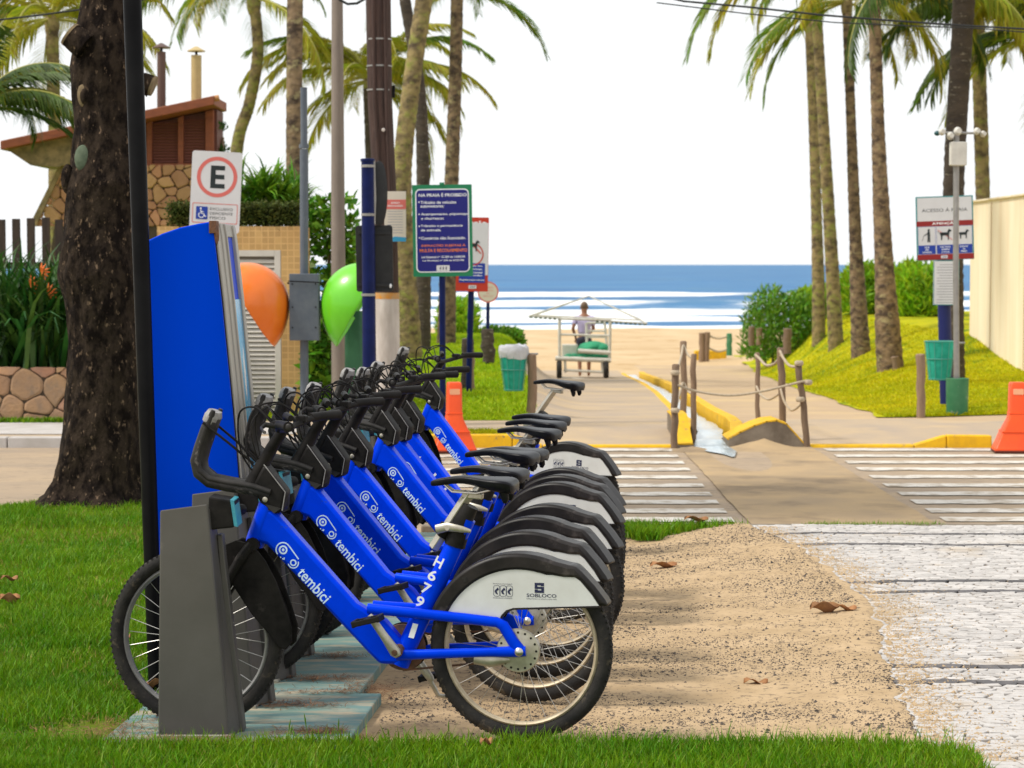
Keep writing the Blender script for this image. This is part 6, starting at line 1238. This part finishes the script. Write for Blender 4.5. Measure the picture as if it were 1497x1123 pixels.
# ------------------------------------------------------------------ litter on the ground
PEB = mat('dark_grit', (.10, .075, .055), (.05, .04, .035), .9, scale=30, island=.6); n = 150000
Y = 7.75 + 6.8 * g.random(n) ** 1.3; X = g.uniform(-.5, 1.75, n); ok = (X < sand_r(Y) + .02) & (fbm(X * .6, Y * 1.4, 2.6, 1) + .32 * g.random(n) > .69 - .03 * (g.random(n) < .1) * 8 - .12 * smooth01(12.6, 14.2, Y)); X, Y = X[ok], Y[ok]; n = len(X)
s = g.gamma(1.3, .0014, n) + .0009; O = np.array([[1, 0, 0], [0, 1, 0], [-1, 0, 0], [0, -1, 0], [0, 0, .8]], float); B = np.stack([X, Y, zs(X, Y) - .0005], -1)
V = (B[:, None] + O[None] * (s[:, None, None] * g.uniform(.6, 1.3, (n, 5, 1)))).reshape(-1, 3); k = np.arange(n)[:, None] * 5
structure(link('grit', npmesh('grit', V, np.concatenate([k + [0, 1, 4], k + [1, 2, 4], k + [2, 3, 4], k + [3, 0, 4]])), PEB), 'stuff')
n = 16000; Y = 7.6 + 6.9 * g.random(n) ** 1.2; X = sand_r(Y) - .02 + g.exponential(.09, n) * (.5 + fbm(Y, Y, 2, 3)); s_ = g.gamma(1.5, .0012, n) + .001; B = np.stack([X, Y, .0008 + 0 * X], -1)
V = (B[:, None] + O[None] * (s_[:, None, None] * g.uniform(.7, 1.4, (n, 5, 1)))).reshape(-1, 3); k = np.arange(n)[:, None] * 5
structure(link('spilled_sand', npmesh('spilled_sand', V, np.concatenate([k + [0, 1, 4], k + [1, 2, 4], k + [2, 3, 4], k + [3, 0, 4]])), SAND), 'stuff')
NEED = mat('pine_needles', (.23, .11, .045), (.15, .075, .035), .9, scale=20, island=.5); n = 5200
cs = [(-1.12, 7.80, .22, .035, 2000), (-.66, 7.99, .10, .03, 700), (-.57, 8.9, .06, .10, 500), (-.84, 8.48, .10, .03, 400), (-.80, 9.02, .08, .03, 350), (-.76, 9.55, .08, .03, 300), (-1.45, 8.0, .14, .12, 900), (-.70, 8.75, .12, .03, 250)]
P = np.concatenate([np.stack([g.normal(a, c_, m_), g.normal(b_, d_, m_)], -1) for a, b_, c_, d_, m_ in cs]); n = len(P); a = g.uniform(0, 2 * np.pi, n); ln_ = g.uniform(.012, .045, n); d = np.stack([np.cos(a) * ln_, np.sin(a) * ln_ , g.uniform(-.004, .008, n)], -1); zz = np.where(P[:, 0] > -.60, -.008, ZP + .002) + g.uniform(0, .012, n) ; zz = np.where(P[:, 1] < 7.78, .004, zz); B = np.stack([P[:, 0], P[:, 1], zz], -1); w_ = np.stack([-np.sin(a), np.cos(a), 0 * a], -1) * .0011
V = np.stack([B - w_, B + w_, B + d + w_, B + d - w_], 1).reshape(-1, 3); structure(link('pine_needles', npmesh('pine_needles', V, np.arange(4 * n).reshape(-1, 4)), NEED), 'stuff')
LEAFR = mat('dry_leaf', (.33, .16, .06), (.22, .09, .035), .75, scale=20, bump=.5, bscale=40, rnd=.3)
def dry_leaf(label, px, py, L_, rz, z=None, curl=.35):
    p = ground(px, py); z = float(zs(np.array([p.x]), np.array([p.y]))[0]) + .006 if z is None else z; b = MB(); V = []; n_ = 9
    for k in range(n_):
        u_ = k / (n_ - 1); w_ = L_ * .28 * math.sin(math.pi * u_) ** .8 + .0015
        for e in (-1, 0, 1): V.append((L_ * (u_ - .5), e * w_, abs(e) * w_ * curl * 1.6 + L_ * curl * .8 * (u_ - .5) ** 2 + .012 * math.sin(u_ * 7 + e)))
    Fc = []
    for k in range(n_ - 1):
        for e in (0, 1): Fc.append((3 * k + e, 3 * k + e + 1, 3 * k + e + 4, 3 * k + e + 3))
    o = b.add(V, Fc).build('dry_leaf', LEAFR, smooth=True); m_ = o.modifiers.new('th', 'SOLIDIFY'); m_.thickness = .0012; o.location = (p.x, p.y, z); o.rotation_euler = (0, 0, R(rz)); return tag(o, label, 'leaf', 'dry leaves on the ground')
dry_leaf('curled brown leaf on the soil near the kerb grass', 970, 820, .16, 8); dry_leaf('folded brown leaf on the sand beside the mosaic pavement', 1205, 896, .15, 12, curl=.7); dry_leaf('narrow brown leaf lying against the folded leaf by the pavement', 1236, 895, .11, -14); dry_leaf('dark curled leaf on the lawn near the frame edge', 14, 892, .11, 30, .04, .8); dry_leaf('small dark leaf above the curled one on the lawn', 14, 858, .09, 10, .04)
dry_leaf('small reddish leaf in the front grass strip', 711, 1108, .045, 20, .055); dry_leaf('brown leaf on the lawn seen through the front wheel', 222, 1016, .11, 60, .03, .6); dry_leaf('brown leaves beside the kerb grass tuft', 1018, 768, .16, -10, .03); dry_leaf('thin twig like leaf on the sand', 1105, 994, .10, -8, None, .1); dry_leaf('little brown leaf on the lawn behind the wheel', 205, 858, .06, 40, .04)
dry_leaf('tiny yellow leaf beside the front wheel rim', 186, 944, .03, 0, .04)
